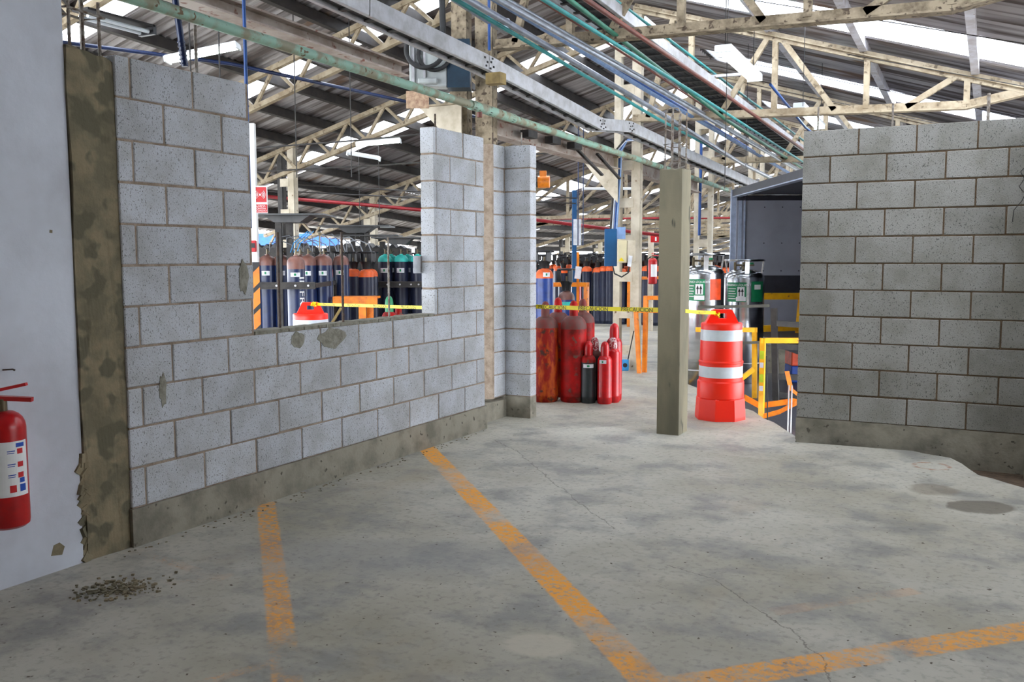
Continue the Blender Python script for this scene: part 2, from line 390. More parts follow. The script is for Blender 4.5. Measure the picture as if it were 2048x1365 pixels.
# ================================================================== SETTING
# floor slab with the broken corner beside the right wall and the dock pit cut out
hole = [(-1.34, 7.36), (-1.335, 7.20), (-0.9, 7.235), (-0.50, 7.262), (-0.44, 7.21), (-0.40, 7.19), (-0.25, 7.13), (-0.17, 6.96), (-0.116, 6.79), (-0.062, 6.64), (0.02, 6.58), (0.09, 6.50), (0.192, 6.40), (0.42, 6.28), (1.0, 6.2), (1.0, 7.36)]
pit = [(-1.20, 7.44), (-1.42, 7.52), (-1.66, 7.98), (-1.78, 8.13), (-1.95, 8.48), (-2.08, 8.62), (-2.30, 9.06), (-2.62, 9.42), (-3.1, 10.05), (-3.62, 10.72), (-3.66, 12.0), (-3.7, 16.5), (9.0, 16.5), (9.0, 7.44)]
def slab():
    bm = bmesh.new()
    outer = [(-18, -4), (9, -4), (9, 7.44 - 0.0), (1.0, 7.44)]
    # floor assembled as three convex-ish polygons around hole and pit
    def poly(pts):
        vs = [bm.verts.new((x, y, 0)) for x, y in pts]; f = bm.faces.new(vs); return f
    poly([(-18, -4), (9, -4), (9, 7.44), (1.0, 7.44), (1.0, 6.2)] + hole[13:0:-1] + [(-1.36, 7.40)] + pit[1:12] + [(-3.7, 72), (-18, 72)])
    poly([(-3.7, 16.5), (9, 16.5), (9, 72), (-3.7, 72)])
    bmesh.ops.remove_doubles(bm, verts=bm.verts, dist=1e-4)
    bmesh.ops.triangulate(bm, faces=bm.faces)
    r = bmesh.ops.extrude_face_region(bm, geom=list(bm.faces))
    for v in r['geom']:
        if isinstance(v, bmesh.types.BMVert): v.co.z -= 0.11
    bmesh.ops.recalc_face_normals(bm, faces=bm.faces)
    me = bpy.data.meshes.new('floor'); bm.to_mesh(me); bm.free(); me.materials.append(M['floor'])
    o = bpy.data.objects.new('floor', me); C.objects.link(o); return struct(o)
slab()
b = MB(); b.box((1.2, 6.75, -0.21), (5, 1.3, 0.2)); struct(b.build('floor', 'soil'))
b = MB(); b.box((2.6, 12.0, -0.98), (13, 9.4, 0.1)); b.box((-2.7, 8.6, -0.55), (0.3, 0.3, 0.7)); struct(b.build('floor', 'plinth'))

CH = 0.20
def block_wall(mb, p0, d, nrm, thick, L, rows, z0, joint0, skip=None, bl=0.39, gap=0.011, top_noise=False):
    """p0: face corner, d: unit along, nrm: unit out of the visible face; blocks sit behind the face plane"""
    d = Vector((*d, 0)); nr = Vector((*nrm, 0)); p0 = Vector((*p0, 0)); rot = Matrix((d, nr, Vector((0, 0, 1)))).transposed()
    rng = random.Random(int(L * 1000) + rows)
    for r in range(rows):
        off = joint0 + (bl / 2 if r % 2 else 0); k0 = -3
        edges = [0.0] + [e for e in (off + bl * i for i in range(-3, 16)) if 0.045 < e < L - 0.045] + [L]
        for a, c in zip(edges, edges[1:]):
            spans = [(a, c)]
            if skip:
                s0, s1, sr = skip
                if r >= sr:
                    ns = []
                    for x0, x1 in spans:
                        if x0 < s0: ns.append((x0, min(x1, s0)))
                        if x1 > s1: ns.append((max(x0, s1), x1))
                    spans = [(x0, x1) for x0, x1 in ns if x1 - x0 > 0.03]
            for x0, x1 in spans:
                g0 = 0 if x0 in (0.0,) or (skip and abs(x0 - skip[1]) < 1e-6) else gap / 2
                g1 = 0 if x1 == L or (skip and abs(x1 - skip[0]) < 1e-6) else gap / 2
                jit = rng.uniform(-0.0025, 0.0025)
                cc = p0 + d * ((x0 + g0 + x1 - g1) / 2) - nr * (thick / 2 - jit) + Vector((0, 0, z0 + CH * (r + 0.5)))
                tz = rng.uniform(-0.002, 0.002)
                mb.box(cc + Vector((0, 0, tz)), (x1 - x0 - g0 - g1, thick, CH - gap), 0, rot=rot, ch=0.004)
    def core(x0, x1, za, zb):
        cc = p0 + d * ((x0 + x1) / 2) - nr * (thick / 2) + Vector((0, 0, (za + zb) / 2))
        mb.box(cc, (x1 - x0 - 0.006, thick - 0.011, zb - za), 1, rot=rot)
    if skip:
        s0, s1, sr = skip
        core(0, L, z0, z0 + CH * sr - 0.004)
        if s0 > 0.02: core(0, s0, z0 + CH * sr - 0.004, z0 + CH * rows - 0.005)
        if s1 < L - 0.02: core(s1, L, z0 + CH * sr - 0.004, z0 + CH * rows - 0.005)
    else: core(0, L, z0, z0 + CH * rows - 0.005)

def rebar(parent, x, y, z0, z1, r=0.006, name='rebar', m='rebar', lean=(0, 0)):
    b = MB(); n = max(3, int((z1 - z0) / 0.012)); pts = []; rs = []
    for i in range(n + 1):
        t = i / n; pts.append((x + lean[0] * t, y + lean[1] * t, z0 + (z1 - z0) * t)); rs.append(r * (1.12 if i % 2 else 0.92))
    b.tube(pts, r, 6, rs=rs); return b.build(name, m, parent)

# --- left block wall with the window opening (plane x = -3.73, facing +x)
b = MB()
block_wall(b, (-3.73, 3.06), (0, 1), (1, 0), 0.12, 3.53, 11, 0.19, 0.087, skip=(0.88, 2.778, 4))
wl = struct(b.build('wall_left', ['block', 'mortar']))
b = MB(); b.box((-3.785, 4.83, 0.095), (0.13, 3.56, 0.19)); b.box((-3.60, 7.13, 0.03), (0.001, 0.001, 0.001))
b.build('footing', 'plinth', wl)
b = MB()                                        # rough mortar bed along the sill
rng = random.Random(3)
for i in range(27):
    y0 = 3.95 + i * 0.069
    b.box((-3.79 + rng.uniform(-.004, .004), y0 + 0.035, 0.996), (0.118, 0.074, 0.014 + rng.uniform(0, 0.009)), 0, rz=rng.uniform(-.05, .05))
b.build('sill_mortar', 'smear', wl)
b = MB()                                        # smeared mortar on the face of the wall
for (y, z, wy, hz) in ((4.62, .92, .30, .16), (4.30, .93, .16, .13), (3.86, 1.32, .10, .22), (3.27, 0.76, .06, .2)):
    n = 14; c0 = len(b.v)
    pts = [(y + math.cos(2 * math.pi * i / n) * wy / 2 * rng.uniform(.6, 1), z + math.sin(2 * math.pi * i / n) * hz / 2 * rng.uniform(.6, 1)) for i in range(n)]
    b.prism([(p[0], p[1]) for p in pts], (-3.7302, 0, 0), (0, 1, 0), (0, 0, 1), (0.0035, 0, 0))
b.build('mortar_smear', 'smear', wl)
rebar(wl, -3.79, 3.624, 2.36, 2.645, 0.0085)
rebar(wl, -3.79, 4.212, 0.99, 1.575, 0.008, m='rebardark'); rebar(wl, -3.79, 4.815, 0.99, 1.588, 0.008, m='rebardark')
rebar(wl, -3.79, 5.332, 0.99, 1.564, 0.007, m='rebar'); rebar(wl, -3.79, 5.958, 2.37, 2.496, 0.007, m='rebardark')
b = MB(); b.tube([(-3.86, 3.50, 3.7), (-3.855, 3.515, 3.2), (-3.83, 3.535, 2.75), (-3.80, 3.555, 2.42)], 0.017, 10)
for i in range(6): b.tube([(-3.803 - i * 0.002, 3.553 - i * 0.001, 2.43 + i * 0.022), (-3.803 - i * 0.002, 3.553 - i * .001, 2.437 + i * 0.022)], 0.021, 10)
tag(b.build('conduit_hose', 'navy_paint'), 'dark flexible conduit dropping into the top of the left block wall', 'conduit')

# --- concrete column with broken top between plaster wall and block wall
bm = bmesh.new(); bmesh.ops.create_cube(bm, size=1)
bmesh.ops.subdivide_edges(bm, edges=bm.edges, cuts=14, use_grid_fill=True)
rng = random.Random(11)
from mathutils import noise as mn
for v in bm.verts:
    p = v.co.copy(); v.co = Vector((-3.845 + p.x * 0.21, 2.945 + p.y * 0.26, 1.185 + p.z * 2.37))
    q = v.co * 9
    if p.x > 0.49: v.co.x += 0.011 * mn.noise(q) - 0.004 + (0.004 if mn.noise(v.co * 4) > 0.1 else 0)
    if p.y > 0.49: v.co.y += 0.01 * mn.noise(q * 1.5)
    if p.y < -0.49: v.co.y += 0.012 * mn.noise(q * 1.5)
    if p.z > 0.49: v.co.z += 0.035 * mn.noise(v.co * 14) - (v.co.y - 2.945) * 0.12
me = bpy.data.meshes.new('wall_column'); bm.to_mesh(me); bm.free(); me.materials.append(M['colconc'])
wc = bpy.data.objects.new('concrete_column', me); C.objects.link(wc)
tag(wc, 'patchy brown concrete column between white plaster wall and left block wall', 'column')
for (x, y, z1) in ((-3.79, 2.87, 2.78), (-3.80, 2.95, 2.72), (-3.79, 3.03, 2.62), (-3.88, 2.87, 2.85), (-3.90, 3.02, 2.8)):
    rebar(wc, x, y, 2.36, z1, 0.008)
for z in (2.56, 2.68):
    b = MB(); b.tube([(-3.775, 2.85, z), (-3.775, 3.05, z - .01), (-3.915, 3.05, z), (-3.915, 2.85, z + .01)], 0.006, 6, closed=True); b.build('stirrup', 'rebar', wc)

# --- white plaster wall on the far left
b = MB(); n = 60
ys = [2.805]; b.box((-3.85, 0.9, 2.2), (0.2, 3.78, 4.4))
b.box((-3.80, 2.795, 2.2), (0.09, 0.03, 4.4))
wp = struct(b.build('wall_far_left', 'plaster'))
b = MB()                                          # ragged broken plaster edge low down and chips
rng = random.Random(5)
for i in range(26):
    z = 0.02 + i * 0.019; b.box((-3.768, 2.81 + rng.uniform(-.01, .012), z), (0.03 + rng.uniform(0, .02), 0.03 + rng.uniform(0, .05), 0.045), 0, rot=Matrix.Rotation(rng.uniform(-.9, .9), 3, 'X') @ Matrix.Rotation(rng.uniform(-.5, .5), 3, 'Z'))
b.build('broken_edge', 'colconc', wp)
b = MB(); b.prism([(-.035, -.02), (.02, -.03), (.035, .005), (.01, .03), (-.02, .025)], (-3.7505, 2.66, 0.1), (0, 1, 0), (0, 0, 1), (0.002, 0, 0))
b.prism([(-.006, -.006), (.008, -.007), (.009, .006), (-.004, .008)], (-3.7505, 2.70, 1.545), (0, 1, 0), (0, 0, 1), (0.002, 0, 0))
b.build('chip', 'colconc', wp)
b = MB(); b.tube([(-3.76, 2.443, 0.95), (-3.70, 2.455, 0.955), (-3.69, 2.458, 0.951)], 0.004, 6)
tag(b.build('nail', 'rebardark'), 'bent dark nail sticking out of the white plaster wall above the fire extinguisher', 'nail')

# --- pier at the far end of the left wall
b = MB()
block_wall(b, (-3.86, 7.19), (1, 0), (0, -1), 0.12, 0.25, 11, 0.19, 0.6)
block_wall(b, (-3.86, 6.97), (0, 1), (1, 0), 0.12, 0.22, 11, 0.19, 0.6)
b.box((-3.875, 7.2, 1.285), (.03, .05, 2.19), 1); b.box((-3.90, 6.955, 1.285), (.10, .03, 2.19), 1)
pr = struct(b.build('wall_pier', ['block', 'mortar']))
b = MB(); b.box((-3.735, 7.25, 0.095), (0.25, 0.118, 0.19)); b.box((-3.93, 6.98, 0.08), (0.16, 0.66, 0.16)); b.box((-4.2, 7.35, 0.1), (0.5, 0.5, 0.2)); b.build('footing', 'plinth', pr)
rebar(pr, -3.724, 7.25, 2.36, 2.504, 0.006, m='rebar'); rebar(pr, -3.917, 7.08, 2.36, 2.495, 0.006, m='rebardark')

# --- right block wall (plane y = 7.317, facing -y)
b = MB()
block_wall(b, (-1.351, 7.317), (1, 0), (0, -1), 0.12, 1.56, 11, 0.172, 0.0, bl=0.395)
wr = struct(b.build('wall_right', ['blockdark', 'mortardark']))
b = MB(); b.box((-0.57, 7.372, -0.04), (1.566, 0.13, 0.424)); b.build('footing', 'plinth', wr)
for x, z1 in ((-1.259, 2.552), (-0.733, 2.541), (-0.11, 2.56)): rebar(wr, x, 7.377, 2.34, z1, 0.008 if x < -.5 else .012)
b = MB(); b.tube([(0.13, 7.305, 1.86), (0.10, 7.29, 1.90), (0.13, 7.285, 1.95), (0.105, 7.29, 2.0), (0.13, 7.28, 2.03)][::-1] , 0.003, 6)
b.tube([(0.07, 7.31, 1.66), (0.075, 7.29, 1.74), (0.12, 7.285, 1.80), (0.15, 7.29, 1.87)], 0.003, 6); b.build('tie_wire', 'darksteel', wr)
b = MB(); b.box((0.32, 7.25, 1.15), (0.22, 0.30, 2.5)); tag(b.build('concrete_column', 'colconc'), 'rough dark concrete column closing the right end of the right block wall', 'column')
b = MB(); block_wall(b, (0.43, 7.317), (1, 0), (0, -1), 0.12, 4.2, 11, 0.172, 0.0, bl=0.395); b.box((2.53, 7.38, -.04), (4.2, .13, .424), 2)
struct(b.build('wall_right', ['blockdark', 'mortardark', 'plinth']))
# --- unseen shell added behind and beside the camera to dim the near room
struct(MB().box((0.4, -3.55, 2.6), (8.6, 0.2, 5.2)).build('wall_back_added', 'plinth'))
struct(MB().box((4.7, 5.25, .6), (0.2, 4.2, 1.2)).box((4.7, -0.2, 1.6), (0.2, 6.7, 3.2)).build('wall_far_right_added', 'newconc'))  # added wall lowered to a parapet so sky light reaches the left wall
b = MB(); b.box((-3.78, 11.0, -.56), (.12, 11.2, .9)); b.box((2.6, 16.56, -.56), (12.9, .12, .9)); struct(b.build('wall_dock', 'plinth'))

# --- roof ----------------------------------------------------------
def zr(x, y):
    """underside height of the sheeting"""
    yy = min(y, 21.0); r = 4.58 - 0.058 * (yy - 10.9)
    return r - 0.315 * (x + 4) if x >= -4 else r + 0.18 * min(1, (-4 - x) / 0.4) + 0.27 * (x + 4)
def zb(y): return 3.17 - 0.056 * (min(y, 21.0) - 9.5)
XL, XR, YA, YB = -13.5, 4.6, -3.4, 60.0
left_sky = [(6.3, 6.75), (8.95, 9.4), (11.85, 12.5)] + [(15.3 + 3.5 * i, 16.3 + 3.5 * i) for i in range(12)]
right_sky = [(6.2, 6.9), (9.8, 10.65)] + [(13.3 + 3.5 * i, 14.05 + 3.5 * i) for i in range(13)]
PITCH = 0.10
def sheets(x0, x1, skies, sky, YA=YA, YB=YB):
    b = MB(); nstep = int((YB - YA) / (PITCH / 4)); prev = None
    xs = [x0, x1] if x0 > -5 else [x0, -4.4, x1]
    for i in range(nstep + 1):
        y = YA + i * PITCH / 4; dz = (0, 0.016, 0, -0.016)[i % 4]
        inside = any(a <= y + 1e-6 <= c for a, c in skies)
        ok = inside if sky else not inside
        ring = len(b.v)
        for x in xs: b.v.append(Vector((x, y, zr(x, y) + dz + (0.012 if sky else 0))))
        if prev is not None and ok and prev[1]:
            for j in range(len(xs) - 1): b.face([prev[0] + j, prev[0] + j + 1, ring + j + 1, ring + j], 0, True)
        prev = (ring, ok)
    return b
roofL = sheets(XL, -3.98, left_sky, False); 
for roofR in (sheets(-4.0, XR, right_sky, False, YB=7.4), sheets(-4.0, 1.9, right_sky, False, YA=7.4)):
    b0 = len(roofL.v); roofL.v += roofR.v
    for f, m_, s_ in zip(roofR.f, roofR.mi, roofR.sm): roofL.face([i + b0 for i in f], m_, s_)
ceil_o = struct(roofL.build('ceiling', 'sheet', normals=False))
for x0, x1, sk in ((-10.6, -4.9, left_sky), (-3.9, 1.7, right_sky)):
    for a, c in sk:
        one = MB(); n = int((c + 0.08 - a) / (PITCH / 4)); pv = None
        for i in range(n + 1):
            y = a - 0.04 + i * PITCH / 4; dz = (0, 0.016, 0, -0.016)[i % 4]; ring = len(one.v)
            for x in (x0, x1): one.v.append(Vector((x, y, zr(x, y) + dz + 0.02)))
            if pv is not None: one.face([pv, pv + 1, ring + 1, ring], 0, True)
            pv = ring
        one.build('skylight_panel', 'skylight', ceil_o, normals=False)
        two = MB()
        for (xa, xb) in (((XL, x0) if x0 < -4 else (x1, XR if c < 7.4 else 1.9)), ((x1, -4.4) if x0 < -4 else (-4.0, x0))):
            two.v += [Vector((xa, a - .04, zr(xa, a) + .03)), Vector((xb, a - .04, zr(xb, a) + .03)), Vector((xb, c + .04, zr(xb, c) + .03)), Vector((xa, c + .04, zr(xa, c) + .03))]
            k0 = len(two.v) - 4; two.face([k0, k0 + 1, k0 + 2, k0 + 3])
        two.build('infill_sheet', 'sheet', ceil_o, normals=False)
# ridge cap
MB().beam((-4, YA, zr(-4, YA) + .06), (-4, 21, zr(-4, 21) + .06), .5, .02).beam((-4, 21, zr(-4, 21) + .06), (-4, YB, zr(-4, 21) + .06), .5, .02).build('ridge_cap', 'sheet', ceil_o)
# purlins run the length of the hall
def purlin(x, m_, w_, h_):
    b = MB(); z = -h_ / 2 - 0.012
    b.beam((x, YA, zr(x, YA) + z), (x, 21, zr(x, 21) + z), w_, h_); b.beam((x, 21, zr(x, 21) + z), (x, YB, zr(x, 21) + z), w_, h_)
    b.build('purlin', m_, ceil_o)
for i in range(13): purlin(-4.75 - 0.69 * i, 'purlin', 0.08, 0.12)
for x in (-2.42, -1.40, -0.30, 0.80, 1.85): purlin(x, 'whitesteel', 0.075, 0.11)

# --- trusses -------------------------------------------------------
def truss_right(y, label, group=None, m='cream', x_end=1.85, detail=True, mtop=None):
    t = thing('roof_truss', label, 'truss', (-4, y, 0), group=group)
    P = lambda x, z: (x + 4, 0, z); zt = lambda x: zr(x, y) - 0.15
    zc = zb(y); k = (0.10 if detail else 0.08)
    b = MB(); b.beam(P(-4.05, zt(-4.05) ), P(x_end, zt(x_end)), 0.055, k); b.beam(P(-4.05, zt(-4.05) - 0.0) , P(x_end, zt(x_end)), 0.12, 0.014)
    b.build('top_chord', mtop or m, t)
    b = MB(); z0 = zc + 0.03; z1 = zc - 0.09
    b.beam(P(-4.05, z0), P(-0.37, z1), 0.05, 0.075); b.beam(P(-4.05, z0 - 0.045), P(-0.37, z1 - 0.045), 0.13, 0.016)
    b.beam(P(-0.37, z1), P(0.55, z1 + 0.17), 0.05, 0.075); b.beam(P(-0.37, z1 - .045), P(0.55, z1 + .125), 0.13, 0.016)
    b.build('bottom_chord', m, t)
    zl = lambda x: z0 + (z1 - z0) * (x + 4.05) / 3.68
    for x in (-3.33, -2.35, -1.36, -0.37):
        MB().beam(P(x, zl(x)), P(x, zt(x)), 0.06, 0.06).build('vertical', m, t)
    for xa, xb in ((-3.86, -3.55), (-2.97, -2.42), (-1.69, -2.29), (-0.95, -0.45)):
        up = xb
        MB().beam(P(xa, zl(xa)), P(xb, zt(xb)), 0.05, 0.06).build('diagonal', m, t)
    if y < 12: MB().beam(P(-3.325, zl(-3.3) + 0.44), P(-2.70, zl(-3.3) + 0.43), 0.04, 0.03).build('tie_bar', 'whitesteel', t)
    return t
def truss_left(y, label, group=None, m='cream'):
    t = thing('roof_truss', label, 'truss', (-4, y, 0), group=group)
    P = lambda x, z: (x + 4, 0, z); zt = lambda x: zr(-5, y) + 0.27 * (x + 5) - 0.19; dd = 0.36
    MB().beam(P(-4.15, zt(-4.15)), P(-13.3, zt(-13.3)), 0.07, 0.06).build('top_chord', m, t)
    MB().beam(P(-4.05, zt(-4.05) - dd), P(-13.3, zt(-13.3) - dd), 0.07, 0.06).build('bottom_chord', m, t)
    b = MB(); n = 14
    for i in range(n):
        xa = -4.2 - i * 0.65; xb = xa - 0.325; xc = xa - 0.65
        b.beam(P(xa, zt(xa) - dd), P(xb, zt(xb)), 0.03, 0.04); b.beam(P(xb, zt(xb)), P(xc, zt(xc) - dd), 0.03, 0.04)
    b.build('web', m, t); return t
def truss_fink(y, label, group):
    """deep flat-bottomed truss of the distant bays, left of the central columns"""
    t = thing('roof_truss', label, 'truss', (-4, y, 0), group=group)
    P = lambda x, z: (x + 4, 0, z); zt = lambda x: zr(-5, y) + 0.27 * (x + 5) - 0.19; zc = 2.25
    MB().beam(P(-4.05, zt(-4.05)), P(-13.3, zt(-13.3)), 0.07, 0.08).build('top_chord', 'cream', t)
    MB().beam(P(-4.05, zc), P(-12, zc), 0.07, 0.07).build('bottom_chord', 'cream', t)
    b = MB()
    for i in range(5):
        xa = -4.2 - i * 1.3; b.beam(P(xa, zc), P(xa, zt(xa)), 0.05, 0.05); b.beam(P(xa, zt(xa)), P(xa - 1.3, zc), 0.05, 0.05)
        b.beam(P(xa - .65, zt(xa - .65)), P(xa - 1.3, zc), .04, .04)
    b.build('web', 'cream', t); return t
truss_right(7.4, 'grimy steel roof truss nearest the viewer, its lower chord crossing the top right', m='creamdirty')
truss_right(10.9, 'cream steel roof truss rising from the column with the blue switch box')
truss_right(14.4, 'cream steel roof truss third from the viewer, above the trailer opening', m='cream')
for i in range(9): truss_right(17.9 + 3.5 * i, 'distant cream roof truss right of the ridge beyond the trailer', 'distant trusses right of the ridge', detail=False)
truss_left(5.7, 'cream lattice roof truss behind the unlit strip light, above the brown concrete column')
truss_left(8.65, 'lattice roof truss crossing behind the mint pipe, in front of the second skylight row')
truss_left(10.9, 'lattice roof truss seen whole through the wall opening, ending on the dark-faced column')
truss_left(14.4, 'cream lattice roof truss next behind the one seen whole through the wall opening')
for i in range(9): truss_fink(17.9 + 3.5 * i, 'distant cream roof truss left of the ridge, far down the hall', 'distant trusses left of the ridge')

# --- laced steel columns --------------------------------------------
def laced_column(y, xs, ztop, label, group=None, zbase=0.0, step=0.46, m='creamshade', dep=0.09, dark=False):
    t = thing('steel_column', label, 'column', (xs[0], y, zbase), group=group); x0 = xs[0]; H = ztop - zbase
    for a, c in ((xs[0], xs[1]), (xs[2], xs[3])):
        b = MB(); wd = c - a; tk = 0.012
        b.box(((a + c) / 2 - x0, 0, H / 2), (wd, tk, H)); 
        sgn = 1 if a == xs[2] else -1
        b.box(((c if sgn > 0 else a) - x0 - sgn * tk / 2, dep / 2 , H / 2), (tk, dep, H))
        b.box((((a if sgn > 0 else c)) - x0 + sgn * tk / 2, dep / 2, H / 2), (tk, dep, H))
        b.build('post', 'darksteel' if (dark and a == xs[0]) else m, t)
    zz = 0.25
    while zz < H - 0.1:
        MB().box(((xs[1] + xs[2]) / 2 - x0, -0.008, zz), (xs[2] - xs[1] + 0.06, 0.014, 0.12)).build('batten', m, t); zz += step
    return t
laced_column(7.4, (-4.52, -4.36, -4.27, -4.095), zr(-4, 7.4) - 0.12, 'cream laced steel column behind the end of the left block wall', zbase=0.19, step=0.93, m='creamdirty')
laced_column(10.9, (-4.30, -4.215, -4.07, -3.955), zr(-4, 10.9) - 0.12, 'cream laced steel column carrying the blue and beige switch boxes')
laced_column(14.4, (-4.32, -4.25, -4.10, -4.03), zr(-4, 14.4) - 0.12, 'cream laced steel column just behind the free-standing concrete pillar, blue pipe on it')
for i in range(8):
    y = 17.9 + 3.5 * i; laced_column(y, (-4.32, -4.25, -4.10, -4.03), zr(-4, y) - 0.12, 'distant laced steel column in the central row beyond the trailer', 'distant central columns', step=0.9)
for (x, y, lb) in ((-9.78, 10.9, 'laced column with dark left post seen through the left part of the wall opening'),
                   (-10.85, 14.4, 'laced column with dark left post seen through the middle of the wall opening')):
    laced_column(y, (x, x + .09, x + .20, x + .32), zr(x + .16, y) - .15, lb, dark=True)
for (x, y) in ((-11.0, 17.9), (-11.3, 21.4), (-11.55, 24.9), (-11.95, 28.4)):
    laced_column(y, (x, x + .09, x + .20, x + .32), zr(x + .16, y) - .15, 'distant laced column with dark left post above the orange-topped cylinders', 'distant left columns', dark=True)

# --- girders, brackets ---------------------------------------------------
def girder(y0, y1, z0, z1, label, x=-4.62, hgt=0.17):
    t = thing('steel_girder', label, 'girder', (x, y0, z0))
    D = lambda dx, t_, dz: (dx, (y1 - y0) * t_, (z1 - z0) * t_ + dz)
    MB().beam(D(0, 0, hgt / 2), D(0, 1, hgt / 2), 0.012, hgt).build('web', 'rustsheet', t)
    MB().beam(D(0, 0, 0), D(0, 1, 0), 0.15, 0.014).build('flange', 'rustsheet', t)
    MB().beam(D(0, 0, hgt), D(0, 1, hgt), 0.15, 0.014).build('flange', 'rustsheet', t)
    return t
girder(2.9, 6.55, 3.03, 2.935, 'rusty grey crane girder hanging behind the mint pipe, left of the near column', x=-4.5, hgt=0.09)
girder(7.6, 10.8, 2.56, 2.50, 'pinkish steel girder with dark brackets running between the two nearest laced columns', x=-4.25, hgt=0.16)
girder(11.1, 14.3, 2.5, 2.42, 'steel girder running between the second and third laced columns', x=-4.25, hgt=0.16)
def corbel(x, y, z, wd, ht, label, dx=0.0):
    t = thing('corbel_bracket', label, 'bracket', (x, y, z))
    b = MB(); b.prism([(0, 0), (-wd, 0), (-wd * 0.92, -0.02), (-wd * 0.42, -ht * 0.62), (0, -ht * 1.05)], (0, -.01, 0), (1, 0, 0), (0, 0, 1), (0, 0.016, 0)); b.build('web_plate', 'creamshade', t)
    MB().box((-wd / 2, 0.03, 0.01), (wd + 0.03, 0.13, 0.016)).build('top_plate', 'cream', t)
corbel(-4.36, 7.30, 2.80, 0.46, 0.40, 'cream triangular corbel bracket on the near column, over the wall opening')
corbel(-4.19, 10.75, 2.63, 0.50, 0.52, 'stained triangular corbel bracket on the column with the switch boxes')
for i, yy in enumerate((8.2, 8.75, 9.3)):
    b = MB(); b.box((-4.13, yy, 2.62), (0.09, 0.20, 0.07)); tag(b.build('beam_clip', 'darksteel'), ['dark clip block on the pinkish girder nearest the near column', 'middle dark clip block on the pinkish girder', 'dark clip block on the pinkish girder farthest down the hall'][i], 'bracket')
b = MB(); b.beam((-4.2, 9.5, 2.62), (-4.05, 9.9, 2.35), 0.04, 0.02); b.beam((-4.2, 10.1, 2.62), (-4.05, 10.45, 2.35), .04, .02)
tag(b.build('brace_bars', 'darksteel'), 'pair of dark diagonal brace bars under the pinkish girder', 'brace')
b = MB(); b.box((-4.605, 6.955, 2.81), (0.20, 0.02, 0.15), rz=R(26)); tag(b.build('particle_board', 'osb'), 'pale particle board plate on the cream corbel bracket behind the mint pipe', 'board')

# --- cable trays --------------------------------------------------------
def tray(path, wd, hgt, label, rung_m='galv', side='left'):
    t = thing('cable_tray', label, 'cable tray', path[0]); o = Vector(path[0]); P = [Vector(p) - o for p in path]
    for dx, nm in ((0, 'side_rail'), (-wd, 'side_rail')):
        b = MB()
        for a, c in zip(P, P[1:]):
            e = (c - a).normalized() * 0.004
            b.beam(a + Vector((dx, 0, hgt / 2)) - e, c + Vector((dx, 0, hgt / 2)) + e, 0.006, hgt)
            b.beam(a + Vector((dx - .015, 0, hgt)) - e, c + Vector((dx - .015, 0, hgt)) + e, 0.03, 0.005)
            b.beam(a + Vector((dx - .015, 0, 0)) - e, c + Vector((dx - .015, 0, 0)) + e, 0.03, 0.005)
        b.build(nm, 'galv', t)
    for a, c in zip(P, P[1:]):
        n = max(1, int((c - a).length / 0.25))
        for i in range(n):
            q = a + (c - a) * ((i + .5) / n) + Vector((-wd / 2, 0, 0.012)); MB().box(q, (wd, 0.04, 0.012)).build('rung', rung_m, t)
    b = MB()
    for j in range(5):
        for a, c in zip(P, P[1:]):
            b.beam(a + Vector((-wd * (j + .7) / 5.5, 0, .035)), c + Vector((-wd * (j + .7) / 5.5, 0, .035)), wd / 6.5, 0.03)
    b.build('cables', 'black_rubber', t)
    return t
tr = tray([(-3.6, 1.2, 3.13), (-3.6, 4.9, 2.955), (-3.6, 6.45, 2.885), (-3.6, 8.80, 2.70), (-3.6, 9.62, 2.775), (-3.6, 12.1, 2.67), (-3.6, 15.0, 2.56), (-3.6, 22, 2.36)], 0.13, 0.115, 'long galvanised cable tray dipping once as it runs down the hall', rung_m='darksteel')  # rungs coloured dark to stand in for the shadow beneath the tray
for y0 in (6.45, 8.80, 9.62):
    z0 = {6.45: 2.94, 8.80: 2.755, 9.62: 2.83}[y0]
    for dy, dz in ((-.07, .03), (-.03, 0), (.03, .01), (.07, -.02), (-.05, -.03), (.05, .04), (.02, -.04)):
        MB().box((0.006, y0 + dy - 1.2, z0 + dz - 3.13), (0.008, 0.016, 0.014)).build('bolt', 'darksteel', tr)
tray([(-2.85, 5.0, 3.52), (-2.85, 8.3, 3.36), (-2.85, 14.9, 3.12), (-2.85, 20, 2.95)], 0.34, 0.09, 'pale ladder cable tray running above the truss chords on the right', rung_m='darksteel')

# --- pipes ---------------------------------------------------------------
def pipe(path, r, m, label, group=None, clips=None, n=10):
    t = tag(MB().tube(path, r, n).build('pipe', m), label, 'pipe', group)
    if clips:
        for c in clips:
            p = Vector(c); b = MB(); b.tube([p + Vector((0, -.02, 0)), p + Vector((0, .02, 0))], r * 1.25, 12); b.build('collar', 'darksteel', t)
    return t
P0 = pipe([(-3.8, 2.83, 2.695), (-3.8, 3.4, 2.69), (-3.8, 6.6, 2.64), (-3.8, 11.4, 2.54), (-3.8, 16.5, 2.40), (-3.8, 24, 2.25)], 0.032, 'pipegreen', 'thick peeling mint green pipe slanting across the whole top of the photo', clips=[(-3.8, 6.55, 2.641), (-3.8, 6.8, 2.636), (-3.8, 7.2, 2.628), (-3.8, 11.3, 2.542)], n=14)
MB().tube([(-3.8, 6.5, 2.642), (-3.8, 7.25, 2.627)], 0.040, 14).build('sleeve', 'pipegreen', P0)
MB().tube([(-3.8, 6.65, 2.66), (-3.8, 6.65, 2.56)], 0.022, 10).build('valve_stub', 'rust_red_pipe', P0)
pipe([(-3.45, 2, 3.45), (-3.45, 6.9, 3.155), (-3.45, 10, 2.965), (-3.45, 18, 2.62)], 0.017, 'teal_pipe_paint', 'bright teal thin pipe slanting just above the cable tray')
